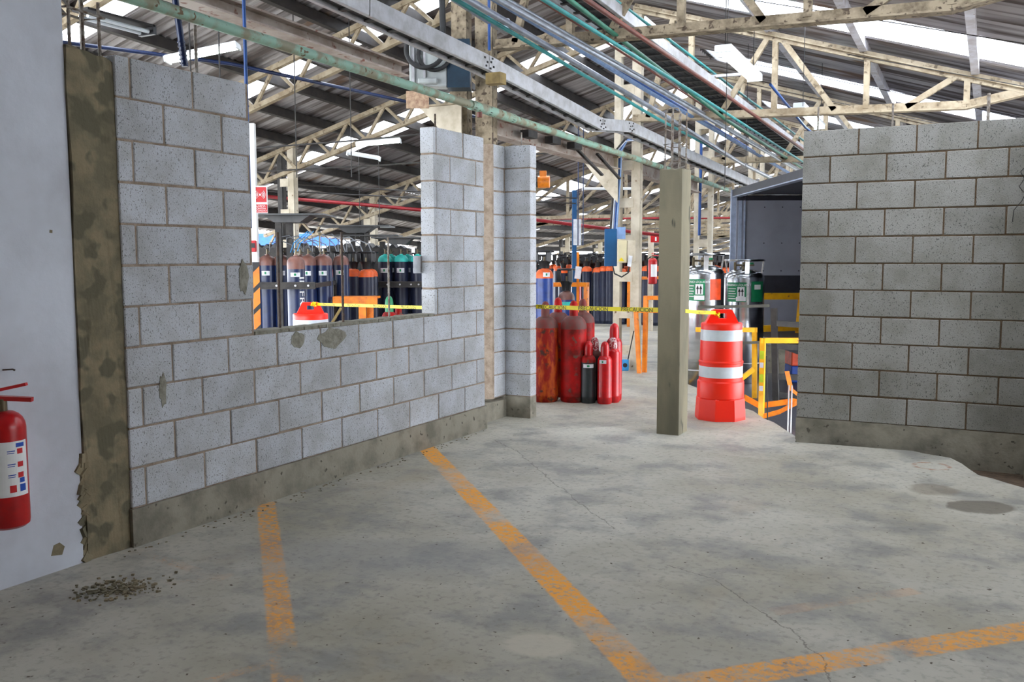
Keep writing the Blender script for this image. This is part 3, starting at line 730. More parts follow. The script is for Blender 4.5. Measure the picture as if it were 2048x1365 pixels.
pipe([(-3.4, 2, 3.44), (-3.4, 6.95, 3.18), (-3.4, 10.2, 3.0), (-3.4, 13.6, 2.78), (-3.4, 24, 2.45)], 0.026, 'silver_pipe', 'silver conduit beside the bright teal pipe')
pipe([(-3.5, 1, 3.62), (-3.5, 6.5, 3.43), (-3.5, 8.2, 3.35), (-3.5, 20, 2.85)], 0.024, 'blue_pipe_paint', 'bright blue pipe running behind the nearest truss, top centre')
pipe([(-3.3, 2, 3.45), (-3.3, 7.3, 3.225), (-3.3, 9.3, 3.135), (-3.3, 22, 2.66)], 0.022, 'pale_blue_pipe', 'pale blue grey pipe below the bright blue pipe')
pipe([(-2.9, 3, 3.46), (-2.9, 6.35, 3.33), (-2.9, 10.85, 3.02), (-2.9, 20, 2.7)], 0.02, 'green_pipe_paint', 'green pipe running beneath the pale ladder tray')
pipe([(-3.24, 3, 3.50), (-3.24, 6.4, 3.42), (-3.24, 9, 3.33), (-3.24, 20, 2.86)], 0.011, 'rust_red_pipe', 'thin rust red pipe between the bright blue pipe and the ladder tray')
pipe([(-3.9, 4, 3.55), (-3.9, 6.4, 3.46), (-3.9, 7.3, 3.38), (-3.9, 7.32, 3.50)], 0.024, 'silver_pipe', 'silver conduit ending in a bend at the top of the near column')
for i, (x, z, m_, lb) in enumerate(((-3.05, 3.62, 'teal_pipe_paint', 'upper teal pipe close under the roof ridge'), (-3.62, 3.72, 'silver_pipe', 'upper silver pipe close under the roof ridge'),
        (-3.15, 3.16, 'silver_pipe', 'lower silver pipe right of the pale blue grey pipe'), (-2.5, 3.05, 'rust_red_pipe', 'brownish pipe right of the ladder tray'), (-2.65, 2.98, 'teal_pipe_paint', 'lower teal pipe right of the ladder tray'),
        (-2.98, 3.02, 'silver_pipe', 'grey conduit low beneath the ladder tray'), (-2.2, 3.12, 'blue_pipe_paint', 'blue pipe right of the ladder tray, far down the hall'))):
    pipe([(x, 5 + (i == 6) * 5, z + 0.1), (x, 9, z) if i < 6 else (x, 12, z - .1), (x, 24, z - 0.45)], 0.015 + 0.004 * (i % 2), m_, lb)
pipe([(-9.3, 4, 3.55), (-7.4, 7.55, 3.50), (-6.2, 12.0, 3.30)], 0.02, 'navy_paint', 'dark blue perforated rail slanting under the left roof')
pipe([(-11.6, 11.95, 2.50), (-9.695, 12.976, 2.318), (-8.859, 13.417, 2.23), (-7.1, 14.35, 2.055), (-5.73, 15.07, 1.86), (-5.0, 15.5, 1.76)], 0.03, 'fire_red_pipe', 'dark red fire pipe crossing behind the wall opening', n=12)
pipe([(-9.5, 20, 2.32), (-5.0, 21.0, 2.28), (-2, 21.6, 2.26)], 0.025, 'fire_red_pipe', 'red pipe crossing far down the hall above the doorway')
pipe([(-3.937, 4.142, 1.6), (-3.937, 4.142, 3.9)], 0.0105, 'blue_pipe_paint', 'thin blue vertical pipe at the edge of the wall opening')
pipe([(-3.897, 6.989, 3.17), (-3.897, 6.989, 4.4)], 0.0125, 'blue_pipe_paint', 'thin blue vertical pipe in front of the near column above the cable tray')
pipe([(-4.20, 14.30, 1.75), (-4.19, 14.30, 3.2)], 0.022, 'blue_pipe_paint', 'blue vertical hose on the column behind the concrete pillar')
for i, (dx, m_) in enumerate(((0, 'silver_pipe'), (.028, 'blue_pipe_paint'), (.052, 'pale_blue_pipe'), (-.028, 'darksteel'))):
    pipe([(-4.27 + dx, 10.78, 1.72), (-4.235 + dx, 10.80, 2.35), (-4.22 + dx, 10.80, 2.72), (-4.1 + dx * .5, 10.78, 2.83 + .01 * i), (-3.85, 10.78, 2.84 + .01 * i)], 0.012, m_,
         ['silver conduit rising from the blue switch box', 'bright blue conduit rising from the blue switch box', 'pale blue conduit rising from the blue switch box', 'dark conduit rising from the blue switch box'][i])
for i, (x, y, z0, z1) in enumerate(((-6.0, 13.66, 1.6, 3.4), (-5.93, 13.70, 1.6, 3.4))):
    pipe([(x, y, z0), (x, y, z1 + .4)], 0.009, 'navy_paint', ['left of two dark blue drop pipes by the blue mast', 'right of two dark blue drop pipes by the blue mast'][i])
# hanging rods over the left hall
for i, (x, y, z0) in enumerate(((-6.9, 8.0, 2.3), (-6.3, 8.2, 2.3), (-8.9, 7.9, 2.3), (-9.3, 12.3, 1.9), (-9.05, 12.5, 1.9), (-5.3, 5.3, 2.6), (-5.5, 5.2, 2.6))):
    tag(MB().tube([(x, y, z0), (x, y, zr(x, y))], 0.006, 6).build('hanger_rod', 'darksteel'), 'thin dark rod hanging from the left roof', 'rod', 'hanger rods under the left roof')
for i, (x, y, z0) in enumerate(((-2.0, 7.45, 3.1), (-2.0, 8.4, 3.06), (-2.45, 9.2, 2.1), (-1.9, 10.2, 3.0), (-3.0, 12.3, 2.6), (-2.1, 12.5, 1.6), (-2.9, 16, 2.2))):
    tag(MB().tube([(x, y, z0), (x, y, zr(x, y))], 0.004, 6).build('hanger_wire', 'darksteel'), 'thin wire hanging from the right roof', 'wire', 'hanger wires under the right roof')
def wire(pts, r, m, label, group=None): return tag(MB().tube(pts, r, 6).build('wire', m), label, 'wire', group)
for i, (a, c) in enumerate((((-9.8, 9.6, 2.9), (-5.4, 10.3, 3.05)), ((-9.7, 9.9, 2.62), (-5.0, 10.6, 2.72)), ((-10.6, 11.2, 2.62), (-6.0, 13.6, 2.35)), ((-10.8, 11.4, 2.52), (-6.1, 13.8, 2.28)))):
    wire([a, ((a[0] + c[0]) / 2, (a[1] + c[1]) / 2, (a[2] + c[2]) / 2 - .02), c], 0.012, 'darksteel', 'dark cable run strung across the left hall behind the wall opening', 'cable runs behind the opening')
for i in range(4):
    yy = 9.3 + i * 1.6
    wire([(-3.5, yy + .2, zr(-3.5, yy) - .2), (0.8, yy - .3, zr(.8, yy) - .16)], 0.005, 'darksteel', 'thin dark stay wire stretched under the right roof sheets', 'stay wires under the right roof')

# --- electrical -----------------------------------------------------------
t = thing('control_cabinet', 'grey control cabinet with yellow sticker and coiled black hose on the near column', 'cabinet', (-4.57, 7.09, 2.93), R(27))
MB().box((0, 0, 0.22), (0.33, 0.16, 0.44), ch=.008).build('body', 'box_grey', t)
MB().box((-0.13, -0.09, 0.22), (0.025, 0.03, 0.44)).box((-.03, -.09, .22), (.02, .02, .42)).build('door_frame', 'galv', t)
MB().box((0.07, -0.085, 0.33), (0.035, 0.006, 0.13)).build('sticker', 'sticker_yellow', t)
MB().box((0.0, -0.10, 0.04), (0.17, 0.07, 0.05), ch=.01).build('gland_box', 'box_grey', t)
MB().box((0.27, 0.02, 0.20), (0.2, 0.2, 0.42)).build('side_cabinet', 'petrol_paint', t)
b = MB(); ring = [(-0.02 + 0.165 * math.cos(a), -0.14 + .01 * math.sin(2 * a), 0.30 + 0.15 * math.sin(a)) for a in [2 * math.pi * i / 24 for i in range(24)]]
b.tube(ring, 0.020, 10, closed=True); b2 = [(0.06 + 0.14 * math.cos(a), -0.11, 0.27 + 0.135 * math.sin(a)) for a in [2 * math.pi * i / 24 for i in range(24)]]
b.tube(b2, 0.018, 10, closed=True); b.tube([(0.12, -.14, .35), (0.14, -.13, .5), (0.12, -.13, 1.2)], 0.028, 10)
tag(b.build('coiled_hose', 'black_rubber'), 'thick black hose coiled in front of the grey control cabinet', 'hose'); o = bpy.data.objects['coiled_hose']; o.location = t.location; o.rotation_euler = t.rotation_euler
t = thing('switch_box', 'tall blue switch box on the second laced column', 'electrical box', (-4.155, 10.47, 1.306), R(20))
MB().box((-0.01, 0.0, 0.225), (0.15, 0.14, 0.45), ch=.006).build('body', 'box_blue', t)
MB().box((0.115, -0.01, 0.40), (0.10, 0.1, 0.14)).build('meter', 'pale_blue_pipe', t)
t = thing('junction_box', 'beige junction box with yellow warning triangle beside the blue switch box', 'electrical box', (-3.93, 10.36, 1.35), R(24))
MB().box((-0.045, 0, 0.133), (0.105, 0.12, 0.266), ch=.005).build('body', 'box_beige', t)
MB().box((0.06, 0.01, 0.133), (0.10, 0.11, 0.266), ch=.005).build('side_box', 'creamshade', t)
MB().prism([(-.035, 0), (.035, 0), (0, .045)], (-.055, -.0625, .02), (1, 0, 0), (0, 0, 1), (0, -.002, 0)).build('warning_sticker', 'sticker_yellow', t)
MB().box((0.045, -.063, 0.02), (0.045, .004, .13), rot=Matrix.Rotation(R(8), 3, 'Y')).build('hanging_paper', 'label_paper', t)
wire([(-4.12, 10.42, 1.32), (-4.08, 10.38, 1.22), (-3.98, 10.36, 1.18), (-3.90, 10.36, 1.23), (-3.88, 10.36, 1.34)], 0.009, 'black_rubber', 'looped black cable under the blue switch box')
wire([(-4.0, 10.85, .5), (-4.08, 10.8, .02)], 0.007, 'black_rubber', 'black cable dropping to the floor inside the second laced column')
t = thing('small_case', 'small light blue box on the floor at the foot of the second laced column', 'box', (-4.09, 10.80, 0), R(15))
MB().box((0, 0, .07), (.085, .06, .14), ch=.006).build('body', 'blue_box', t)
b = MB(); b.tube([(-.0, -.031, .07), (0, -.034, .07)], .028, 14); b.build('round_hole', 'black_plastic', t)

def batten_light(p0, p1, wd, label, lit=True, housing='tubewhite', dp=0.045):
    p0, p1 = Vector(p0), Vector(p1); t = thing('fluorescent_light', label, 'light', p0); d = p1 - p0
    side = d.cross(Vector((0, 0, 1))).normalized()
    b = MB(); b.beam((0, 0, dp / 2), d + Vector((0, 0, dp / 2)), wd, dp * .5); hs_ = b.build('housing', housing, t)
    for s_ in (-1, 1):
        q = side * (wd / 4 * s_); MB().tube([q, d * .98 + q], wd / 7, 8).build('tube', 'tube' if lit else 'tubewhite', t)
    if lit:
        MB().beam((0, 0, -.006), d + Vector((0, 0, -.006)), wd * .92, 0.012).build('diffuser', 'tube', t)
    for q in (Vector((0, 0, 0)), d): MB().beam(q - d.normalized() * .008, q + d.normalized() * .008, wd * 1.02, dp * 1.2).build('end_cap', 'tubewhite', hs_)
    return t
batten_light((-7.1, 6.43, 3.30), (-6.50, 6.74, 3.43), 0.16, 'lit fluorescent fixture hanging over the left block wall, beneath the mint pipe')
batten_light((-2.0, 7.38, 3.06), (-2.0, 8.46, 3.01), 0.13, 'lit wrap-around fluorescent light hanging in the right truss bay')
batten_light((-2.15, 11.3, 3.18), (-2.08, 12.3, 3.05), 0.13, 'smaller lit fluorescent light farther along the right truss bay', dp=.05)
batten_light((-7.35, 9.69, 2.86), (-6.86, 9.95, 2.91), 0.14, 'pale fluorescent fixture seen through the upper right of the wall opening')
batten_light((-7.46, 9.63, 2.75), (-7.10, 9.83, 2.68), 0.10, 'small unlit fluorescent fixture seen through the wall opening', lit=False)
batten_light((-7.2, 16.6, 2.72), (-6.2, 17.1, 2.72), 0.10, 'pale unlit strip light far down the hall above the doorway', lit=False)
t = thing('strip_light', 'unlit strip light with dark grey reflector above the brown concrete column', 'light', (-4.2, 3.25, 2.66))
MB().beam((0, 0, .03), (0.0, .42, .03), .12, .012).build('reflector', 'purlin', t)
for s_ in (-.035, .03): MB().tube([(s_, 0.02, 0), (s_, .40, .0)], .011, 8).build('tube', 'tubewhite', t)
MB().box((0, .42, .01), (.12, .02, .05)).build('end_cap', 'black_plastic', t)
t = thing('siren_horn', 'olive grey box clamped under the cable tray near the near column', 'bracket', (-3.56, 6.49, 2.80)); MB().box((0, 0, .02), (.13, .10, .085)).build('body', 'olive_wood', t); 

# ================================================================== THINGS
# --- free-standing concrete pillar with rebar cage
t = thing('concrete_pillar', 'free-standing square concrete pillar with a rebar cage on top, in the doorway', 'pillar', (-2.30, 7.15, 0))
bm = bmesh.new(); bmesh.ops.create_cube(bm, size=1); bmesh.ops.subdivide_edges(bm, edges=bm.edges, cuts=10, use_grid_fill=True)
for v in bm.verts:
    p = v.co.copy(); v.co = Vector((p.x * 0.185, p.y * 0.235, (p.z + .5) * 2.105))
    if p.z > .49: v.co.z += 0.03 * mn.noise(v.co * 20) 
    if abs(p.x) > .49 and abs(p.y) > .49: v.co.x *= .985; v.co.y *= .985
me = bpy.data.meshes.new('shaft'); bm.to_mesh(me); bm.free(); me.materials.append(M['newconc']); o = bpy.data.objects.new('shaft', me); C.objects.link(o); o.parent = t
for sx, sy, z1 in ((-.06, -.08, 2.55), (.06, -.08, 2.55), (-.06, .08, 2.56), (.06, .08, 2.56), (0, -.08, 2.58), (0, .08, 2.55)): rebar(t, sx, sy, 2.08, z1, 0.0065)
for z in (2.19, 2.30, 2.43):
    MB().tube([(-.07, -.09, z), (.07, -.09, z + .01), (.07, .09, z), (-.07, .09, z - .005)], .0042, 6, closed=True).build('stirrup', 'rebar', t)
MB().tube([(-.06, -.08, 2.54), (-.04, -.08, 2.575), (.0, -.08, 2.58), (.04, -.08, 2.575), (.06, -.08, 2.54)], .006, 6).build('hook_bar', 'rebar', t)

# --- traffic drums
def drum(x, y, label, rz=0.0, group=None):
    t = thing('traffic_drum', label, 'traffic drum', (x, y, 0), rz, group)
    b = MB(); n = 8                                   # eight-sided weighted base
    for (r, z) in ((0.222, 0.0), (0.222, 0.03), (0.212, 0.185), (0.198, 0.20)):
        k0 = len(b.v)
        for j in range(n): a = 2 * math.pi * (j + .5) / n; b.v.append(Vector((r * math.cos(a), r * math.sin(a), z)))
        if k0:
            for j in range(n): b.face([k0 - n + j, k0 - n + (j + 1) % n, k0 + (j + 1) % n, k0 + j])
    b.face(list(range(n))[::-1]); b.face([k0 + j for j in range(n)]); b.build('base', 'drum_orange', t)
    segs = [(.203, .195), (.203, .330), (.196, .342), (.190, .345), (.189, .375), (.189, .472), (.188, .495), (.193, .500), (.193, .512), (.184, .520), (.181, .690),
            (.180, .695), (.178, .790), (.178, .795), (.178, .838), (.170, .848), (0.03, .85)]
    mis = [0] * 16; mis[4] = 1; mis[11] = 1
    MB().lathe(segs, n=36, mis=mis).build('body', ['drum_orange', 'reflective_white'], t)
    b = MB()                                          # flat loop handle
    for poly in ([(-.142, 0), (-.035, 0), (-.035, .085), (-.07, .118), (-.085, .112)], [(.142, 0), (.035, 0), (.035, .085), (.07, .118), (.085, .112)][::-1], [(-.035, 0), (.035, 0), (.035, .04), (-.035, .04)], [(-.035, .085), (.035, .085), (.07, .118), (-.07, .118)]):
        b.prism(poly, (0, -.04, .845), (1, 0, 0), (0, 0, 1), (0, .08, 0))
    b.build('handle', 'drum_orange', t); return t
drum(-2.13, 7.98, 'orange and white traffic drum standing beside the free-standing concrete pillar', R(27))
drum(-6.26, 7.42, 'orange and white traffic drum seen over the sill of the wall opening', R(40))

# --- caution tape
def tape(p0, p1, wd, label, n_words, sag=0.01, tsize=0.045, group=None, knot=None):
    p0, p1 = Vector(p0), Vector(p1); d = p1 - p0; L = d.length; h = Vector((d.x, d.y, 0)).normalized(); nrm = Vector((h.y, -h.x, 0))
    if nrm.dot(-p0) < 0: nrm = -nrm
    f = lambda t_: p0 + d * t_ - Vector((0, 0, sag * 4 * t_ * (1 - t_)))
    b = MB(); N = 24
    for off in (0.0, -0.0012):
        k0 = len(b.v)
        for i in range(N + 1): q = f(i / N) + nrm * off; b.v += [q + Vector((0, 0, -wd / 2)), q + Vector((0, 0, wd / 2))]
        for i in range(N): b.face([k0 + 2 * i, k0 + 2 * i + 2, k0 + 2 * i + 3, k0 + 2 * i + 1])
    t = tag(b.build('caution_tape', 'caution_yellow', normals=False), label, 'tape', group)
    b = MB(); U = h if h.dot(Vector((math.cos(R(27.8)), math.sin(R(27.8)), 0))) > 0 else -h
    for i in range(n_words):
        tt = (i + .5) / n_words; text_flat(b, 'PRECAUCION', tsize, f(tt) + nrm * .002 - Vector((0, 0, wd * .08)), U, (0, 0, 1), sx=1.0)
    b.build('lettering', 'lettering_black', t, normals=False); 
    if knot:
        q = Vector(knot); b = MB(); rng = random.Random(2)
        for i in range(7):
            a = rng.uniform(0, 6.28); b.tube([q + Vector((.03 * math.cos(a), .03 * math.sin(a), rng.uniform(-.02, .02))), q + Vector((rng.uniform(-.01, .01), 0, rng.uniform(-.015, .02))), q + Vector((.03 * math.cos(a + 2.5), .03 * math.sin(a + 2.5), rng.uniform(-.03, .02)))], .009, 5)
        b.build('knot', 'caution_yellow', t)
    return t
tape((-3.66, 7.34, .985), (-2.395, 7.09, .998), 0.036, 'yellow caution tape stretched from the block pier to the concrete pillar', 3, 0.004, 0.049)
tape((-2.205, 7.16, .99), (-2.165, 7.95, .935), 0.03, 'yellow caution tape from the concrete pillar to the near traffic drum handle', 1, 0.004, 0.03, knot=(-2.165, 7.93, .915))
tape((-6.17, 7.42, .945), (-4.53, 6.90, .975), 0.030, 'yellow caution tape behind the wall opening, tied to the far traffic drum', 4, 0.0, 0.036, knot=(-6.2, 7.40, .945))

# --- gas cylinders --------------------------------------------------------
def cylinder(name, label, loc, r, zs, mbody, mtop, neck=0.028, ztop=None, top='valve', capm='black_plastic', capr=None, caph=0.15, n=28, group=None, sticker=None, rim=True, cat='gas cylinder', band=None, zstart=None):
    """zs: height where the shoulder begins; zstart: where the top colour begins"""
    t = thing(name, label, cat, loc, 0, group); x, y, z = loc; ang = cam_ang(x, y)
    hs = r * 1.0; zt = zs + hs; zc = zstart if zstart else zs
    prof = [(r * .92, 0), (r, .02), (r, .05)]; mis = [0, 0]
    if rim: prof += [(r * 1.02, .055), (r * 1.02, .07), (r, .075)]; mis += [0, 0, 0]
    prof += [(r, zc)]; mis += [0]
    if zc < zs: prof += [(r, zs)]; mis += [1]
    for i in range(1, 7):
        a = i / 6 * math.pi / 2; prof.append((neck + (r - neck) * math.cos(a), zs + hs * math.sin(a) * .86)); mis.append(1)
    prof.append((neck, zt)); mis.append(1)
    b = MB(); b.lathe(prof, n=n, mis=mis + [1]); b.build('body', [mbody, mtop], t)
    if top == 'cap':
        cr = capr or r * .45; h = caph
        MB().lathe([(cr, 0), (cr * 1.0, h * .55), (cr * .9, h * .78), (cr * .6, h * .94), (cr * .2, h)], (0, 0, zt - .03), n=18).build('valve_cap', capm, t)
    elif top == 'valve':
        b = MB(); b.tube([(0, 0, zt), (0, 0, zt + .07)], .012, 8); b.tube([(0, -.0, zt + .035), (.045 * math.cos(ang + 1.3), .045 * math.sin(ang + 1.3), zt + .035)], .009, 8); b.build('valve', 'brass', t)
        MB().lathe([(.022, 0), (.024, .008), (.022, .016)], (0, 0, zt + .07), n=10).build('handwheel', 'darksteel', t)
    elif top == 'guard':
        cr = capr or r * .62; h = caph; b = MB()
        b.lathe([(cr * .55, 0), (cr * .62, h * .25), (cr * .85, h * .42)], (0, 0, zt - .01), n=18, caps=False)
        for q in range(3):
            a0 = ang + 2.09 * q + .6
            b.beam((cr * .85 * math.cos(a0), cr * .85 * math.sin(a0), zt + h * .35), (cr * .95 * math.cos(a0), cr * .95 * math.sin(a0), zt + h * .9), .06, .02)
        b.tube([(cr * math.cos(i / 16 * 6.283), cr * math.sin(i / 16 * 6.283), zt + h * .9) for i in range(16)], .017, 6, closed=True)
        b.build('valve_guard', 'black_plastic', t)
        MB().tube([(0, 0, zt), (0, 0, zt + h * .6)], .014, 8).build('valve', 'brass', t)
    if sticker:
        z0, z1, aw, off = sticker; b = MB(); patch(b, r * 1.008, ang + off - aw, ang + off + aw, z0, z1); lb = b.build('label', 'label_paper', t, normals=False)
        b = MB(); patch(b, r * 1.012, ang + off - aw * .25, ang + off + aw * .2, z0 + (z1 - z0) * .25, z0 + (z1 - z0) * .8, n=3); b.build('green_mark', 'label_green', lb, normals=False)
    if band: b = MB(); b.lathe([(r * 1.006, band[0]), (r * 1.006, band[1])], n=n, caps=False); b.build('band', band[2], t, normals=False)
    return t
# doorway group of red cylinders
cylinder('gas_cylinder', 'tall rusty red gas cylinder with brown cap, half hidden by the block pier', (-3.86, 8.17, 0), .128, .73, 'rustorange', 'dustyred', top='cap', capm='dustyred', capr=.042, caph=.16, zstart=.73, neck=.03)
cylinder('gas_cylinder', 'tall worn red gas cylinder with red cap in front, right of the rusty one', (-3.70, 8.22, 0), .128, .74, 'rustred', 'dustyred', top='cap', capm='rustred', capr=.042, caph=.16, zstart=.72)
bpy.data.objects['gas_cylinder.001'].location = (-3.675, 8.27, 0); bpy.data.objects['gas_cylinder'].location = (-3.93, 8.16, 0)
cylinder('gas_cylinder', 'red capped gas cylinder standing behind the two tall ones, left', (-3.96, 8.52, 0), .12, .76, 'rustorange', 'dustyred', top='cap', capm='rustred', capr=.042, caph=.16)
cylinder('gas_cylinder', 'grey shouldered red gas cylinder standing behind the tall worn one, right', (-3.72, 8.60, 0), .12, .76, 'rustred', 'dustyred', top='cap', capm='dustyred', capr=.04, caph=.15)
cylinder('gas_cylinder', 'short black gas cylinder with red cap and curved white label', (-3.505, 8.245, 0), .072, .41, 'dark_green_black_paint', 'rustred', top='cap', capm='fresh_red_paint', capr=.042, caph=.155, sticker=(.35, .385, .75, 0), zstart=.40)
cylinder('gas_cylinder', 'short bright red gas cylinder in front of the small red group', (-3.345, 8.275, 0), .071, .41, 'fresh_red_paint', 'fresh_red_paint', top='cap', capm='fresh_red_paint', capr=.042, caph=.155, sticker=(.395, .43, .5, -.3))
cylinder('gas_cylinder', 'tallest of the small bright red gas cylinders, at the back', (-3.345, 8.52, 0), .078, .56, 'fresh_red_paint', 'fresh_red_paint', top='cap', capm='fresh_red_paint', capr=.047, caph=.16)
cylinder('gas_cylinder', 'short gas cylinder with speckled red and white cap behind the black one', (-3.53, 8.46, 0), .068, .44, 'dark_green_black_paint', 'dustyred', top='cap', capm='speckled_cap_paint', capr=.042, caph=.15)
cylinder('gas_cylinder', 'bright red small gas cylinder between the front and tallest red ones', (-3.36, 8.42, 0), .07, .47, 'fresh_red_paint', 'fresh_red_paint', top='cap', capm='speckled_cap_paint', capr=.042, caph=.13)
bpy.data.objects['gas_cylinder.008'].location = (-3.31, 8.40, 0)
# blue ones behind
cylinder('gas_cylinder', 'tall blue gas cylinder with orange shoulder and large black guard beside the pier', (-5.13, 10.62, 0), .115, 1.17, 'bright_blue_cylinder', 'orange_shoulder_paint', top='guard', capr=.115, caph=.23, sticker=(1.17, 1.225, .4, .25), zstart=1.15, neck=.04)
cylinder('gas_cylinder', 'short blue gas cylinder with brown shoulder, pale band and black cap', (-5.72, 12.6, 0), .125, .80, 'bright_blue_cylinder', 'brown_shoulder_paint', top='guard', capr=.12, caph=.34, zstart=.78, band=(.70, .75, 'teal_shoulder_paint'))
cylinder('gas_cylinder', 'blue gas cylinder with black guard left of the short brown-shouldered one', (-5.95, 12.2, 0), .115, 1.1, 'dark_navy_cylinder', 'dark_navy_cylinder', top='guard', capr=.11, caph=.25)

# pallet cluster seen through the opening: navy with brown shoulders
c0 = cylinder('gas_cylinder', 'navy gas cylinder with white vertical lettering, nearest of the brown-shouldered cluster', (-8.15, 9.39, 0), .116, 1.34, 'navy_paint', 'brown_shoulder_paint', sticker=(1.17, 1.225, .55, -.1), zstart=1.27)
MB_ = MB(); text_wrap(MB_, 'INFRA', .115, .1185, cam_ang(-8.15, 9.39) + .66, .93, True, sx=1.55); MB_.build('lettering', 'sign_white', c0, normals=False)
bc = cylinder('gas_cylinder', 'navy gas cylinder with brown shoulder and white label, leftmost full one in the cluster', (-9.105, 9.896, 0), .116, 1.35, 'navy_paint', 'brown_shoulder_paint', sticker=(1.17, 1.235, .5, -.25), zstart=1.31)
for (x, y, lb) in ((-8.94, 10.02, 'navy gas cylinder with brown shoulder behind the left rebar of the wall opening'), (-8.50, 10.05, 'navy brown-shouldered gas cylinder just right of the lettered one'),
                   (-8.36, 10.22, 'rightmost navy gas cylinder with brown shoulder in the cluster'), (-9.27, 9.80, 'navy brown-shouldered gas cylinder half hidden by the striped post')):
    copy_thing(bc, (x, y, 0), None, lb)
for i in range(4): copy_thing(bc, (-9.2 + .26 * i, 10.28 + .13 * i, 0), None, 'navy gas cylinder in the back row of the brown-shouldered cluster', 'back row of the navy cluster')
# teal shouldered
tc = cylinder('gas_cylinder', 'dark navy gas cylinder with teal shoulder, left of the teal trio', (-8.52, 11.9, 0), .112, 1.36, 'dark_navy_cylinder', 'teal_shoulder_paint', sticker=(1.18, 1.25, .55, -.15), zstart=1.35)
copy_thing(tc, (-8.285, 12.0, 0), None, 'dark navy gas cylinder with teal shoulder, middle of the teal trio'); copy_thing(tc, (-8.06, 12.12, 0), None, 'dark navy gas cylinder with teal shoulder, right of the teal trio by the jamb')
for i in range(3): copy_thing(tc, (-8.62 + .24 * i, 12.2 + .12 * i, 0), None, 'teal-shouldered gas cylinder standing behind the front teal trio', 'teal cylinders behind the trio')
# dark mid group with orange shoulders behind the guard table
oc = cylinder('gas_cylinder', 'dark blue gas cylinder with orange shoulder just right of the middle rebar', (-8.24, 11.03, 0), .118, 1.14, 'dark_navy_cylinder', 'orange_shoulder_paint', top='guard', capr=.115, caph=.26, zstart=1.13, neck=.04, n=20)
mb = MB(); text_wrap(mb, 'A', .13, .1275, cam_ang(-8.24, 11.03) - .3, .78, True); mb.build('lettering', 'label_paper', oc, normals=False)
copy_thing(oc, (-8.60, 10.86, 0), None, 'brown-orange shouldered gas cylinder with black guard just left of the middle rebar')
for i, (x, y) in enumerate(((-8.48, 11.45), (-8.72, 11.35), (-9.0, 11.15), (-9.3, 11.3), (-9.05, 11.6), (-9.35, 11.7))): copy_thing(oc, (x, y, 0), None, 'shaded orange-shouldered gas cylinder in the crowd behind the orange stand', 'shaded cylinders behind the orange stand')
for i in range(24):
    copy_thing(oc, (-13.2 + (i % 8) * .42, 14.9 + (i // 8) * .5, 0), None, 'black-guarded gas cylinder in the dark rows far behind the wall opening', 'dark rows behind the opening')
# small red cylinders behind the right rebar
cylinder('gas_cylinder', 'small red gas cylinder with green grey cap behind the right rebar of the opening', (-6.43, 9.05, 0), .09, .70, 'rustred', 'rustred', top='cap', capm='label_green', capr=.05, caph=.2)
cylinder('gas_cylinder', 'small red gas cylinder with red shoulder next to the green-capped one', (-6.45, 9.27, 0), .09, .66, 'rustred', 'rustred', top='cap', capm='rustred', capr=.04, caph=.12)
# hall rows
hc = cylinder('gas_cylinder', 'dark gas cylinder with orange shoulder in the hall rows seen through the doorway', (-7.4, 18.2, 0), .112, 1.12, 'dark_navy_cylinder', 'orange_shoulder_paint', top='guard', capr=.10, caph=.26, zstart=1.11, neck=.04, n=16, group='orange-shouldered rows beyond the doorway', cat='gas cylinder')
rng = random.Random(9)
for r_ in range(4):
    for i in range(15):
        if r_ == 0 and i == 0: continue
        x = -8.6 + i * .27 + rng.uniform(-.02, .02); y = 18.2 + r_ * .32 + rng.uniform(-.02, .02)
        copy_thing(hc, (x, y, 0), None, 'dark gas cylinder with orange shoulder in the hall rows seen through the doorway', 'orange-shouldered rows beyond the doorway', scale=(1, 1, rng.uniform(.95, 1.03)))
for r_ in range(2):
    for i in range(9):
        copy_thing(hc, (-10.6 + i * .29, 21.5 + r_ * .4, 0), None, 'gas cylinder of the farther rows beyond the doorway', 'farther cylinder rows')
cylinder('gas_cylinder', 'red gas cylinder standing behind the orange rail beside the blue mast', (-6.33, 14.35, 0), .085, .98, 'fresh_red_paint', 'dark_navy_cylinder', top='guard', capr=.08, caph=.18)

# --- racks with canopies
def rack(loc, rz, wd, dp, zc, zbar, yb, label, posts, thick=0.05):
    t = thing('cylinder_rack', label, 'rack', loc, rz)
    b = MB(); b.box((0, 0, zc), (wd, dp, .02)); b.prism([(-wd * .28, 0), (wd * .28, 0), (wd * .16, -.09), (-wd * .16, -.09)], (0, -dp * .25, zc - .01), (1, 0, 0), (0, 0, 1), (0, dp * .5, 0)); b.build('canopy', 'canopy', t)
    for px, py in posts: MB().box((px, py, zc / 2 - .02), (.085, .085, zc - .06)).build('post', 'darksteel', t)
    b = MB(); b.box((0, yb, zbar), (wd, .03, .09)); b.box((0, yb - .02, zbar + .04), (wd, .05, .012)); b.box((0, yb - .02, zbar - .04), (wd, .05, .012)); b.build('retaining_bar', 'darksteel', t)
    for sx in (-.49, .49): MB().box((wd * sx, (yb + .3) / 2, zbar), (.03, abs(yb) + .3, .06)).box((wd * sx, .3, zbar / 2), (.04, .04, zbar)).build('side_arm', 'darksteel', t)
    for q in (-.2, 0.05, .27, .42): MB().tube([(wd * q, yb - .02, zbar), (wd * q, yb - .035, zbar)], .014, 8).build('bolt', 'galv', t)
    return t
rack((-8.75, 10.0, 0), R(27.8), 1.10, .95, 2.0, 1.06, -1.06, 'dark steel rack with flat canopy over the brown-shouldered cylinder cluster', ((-.17, 0), (-.03, 0.05)))
rack((-8.35, 12.05, 0), R(27.8), .78, .75, 1.72, 1.0, -.30, 'dark steel rack with low canopy over the teal-shouldered cylinders', ((.3, .25), (-.3, .25)))
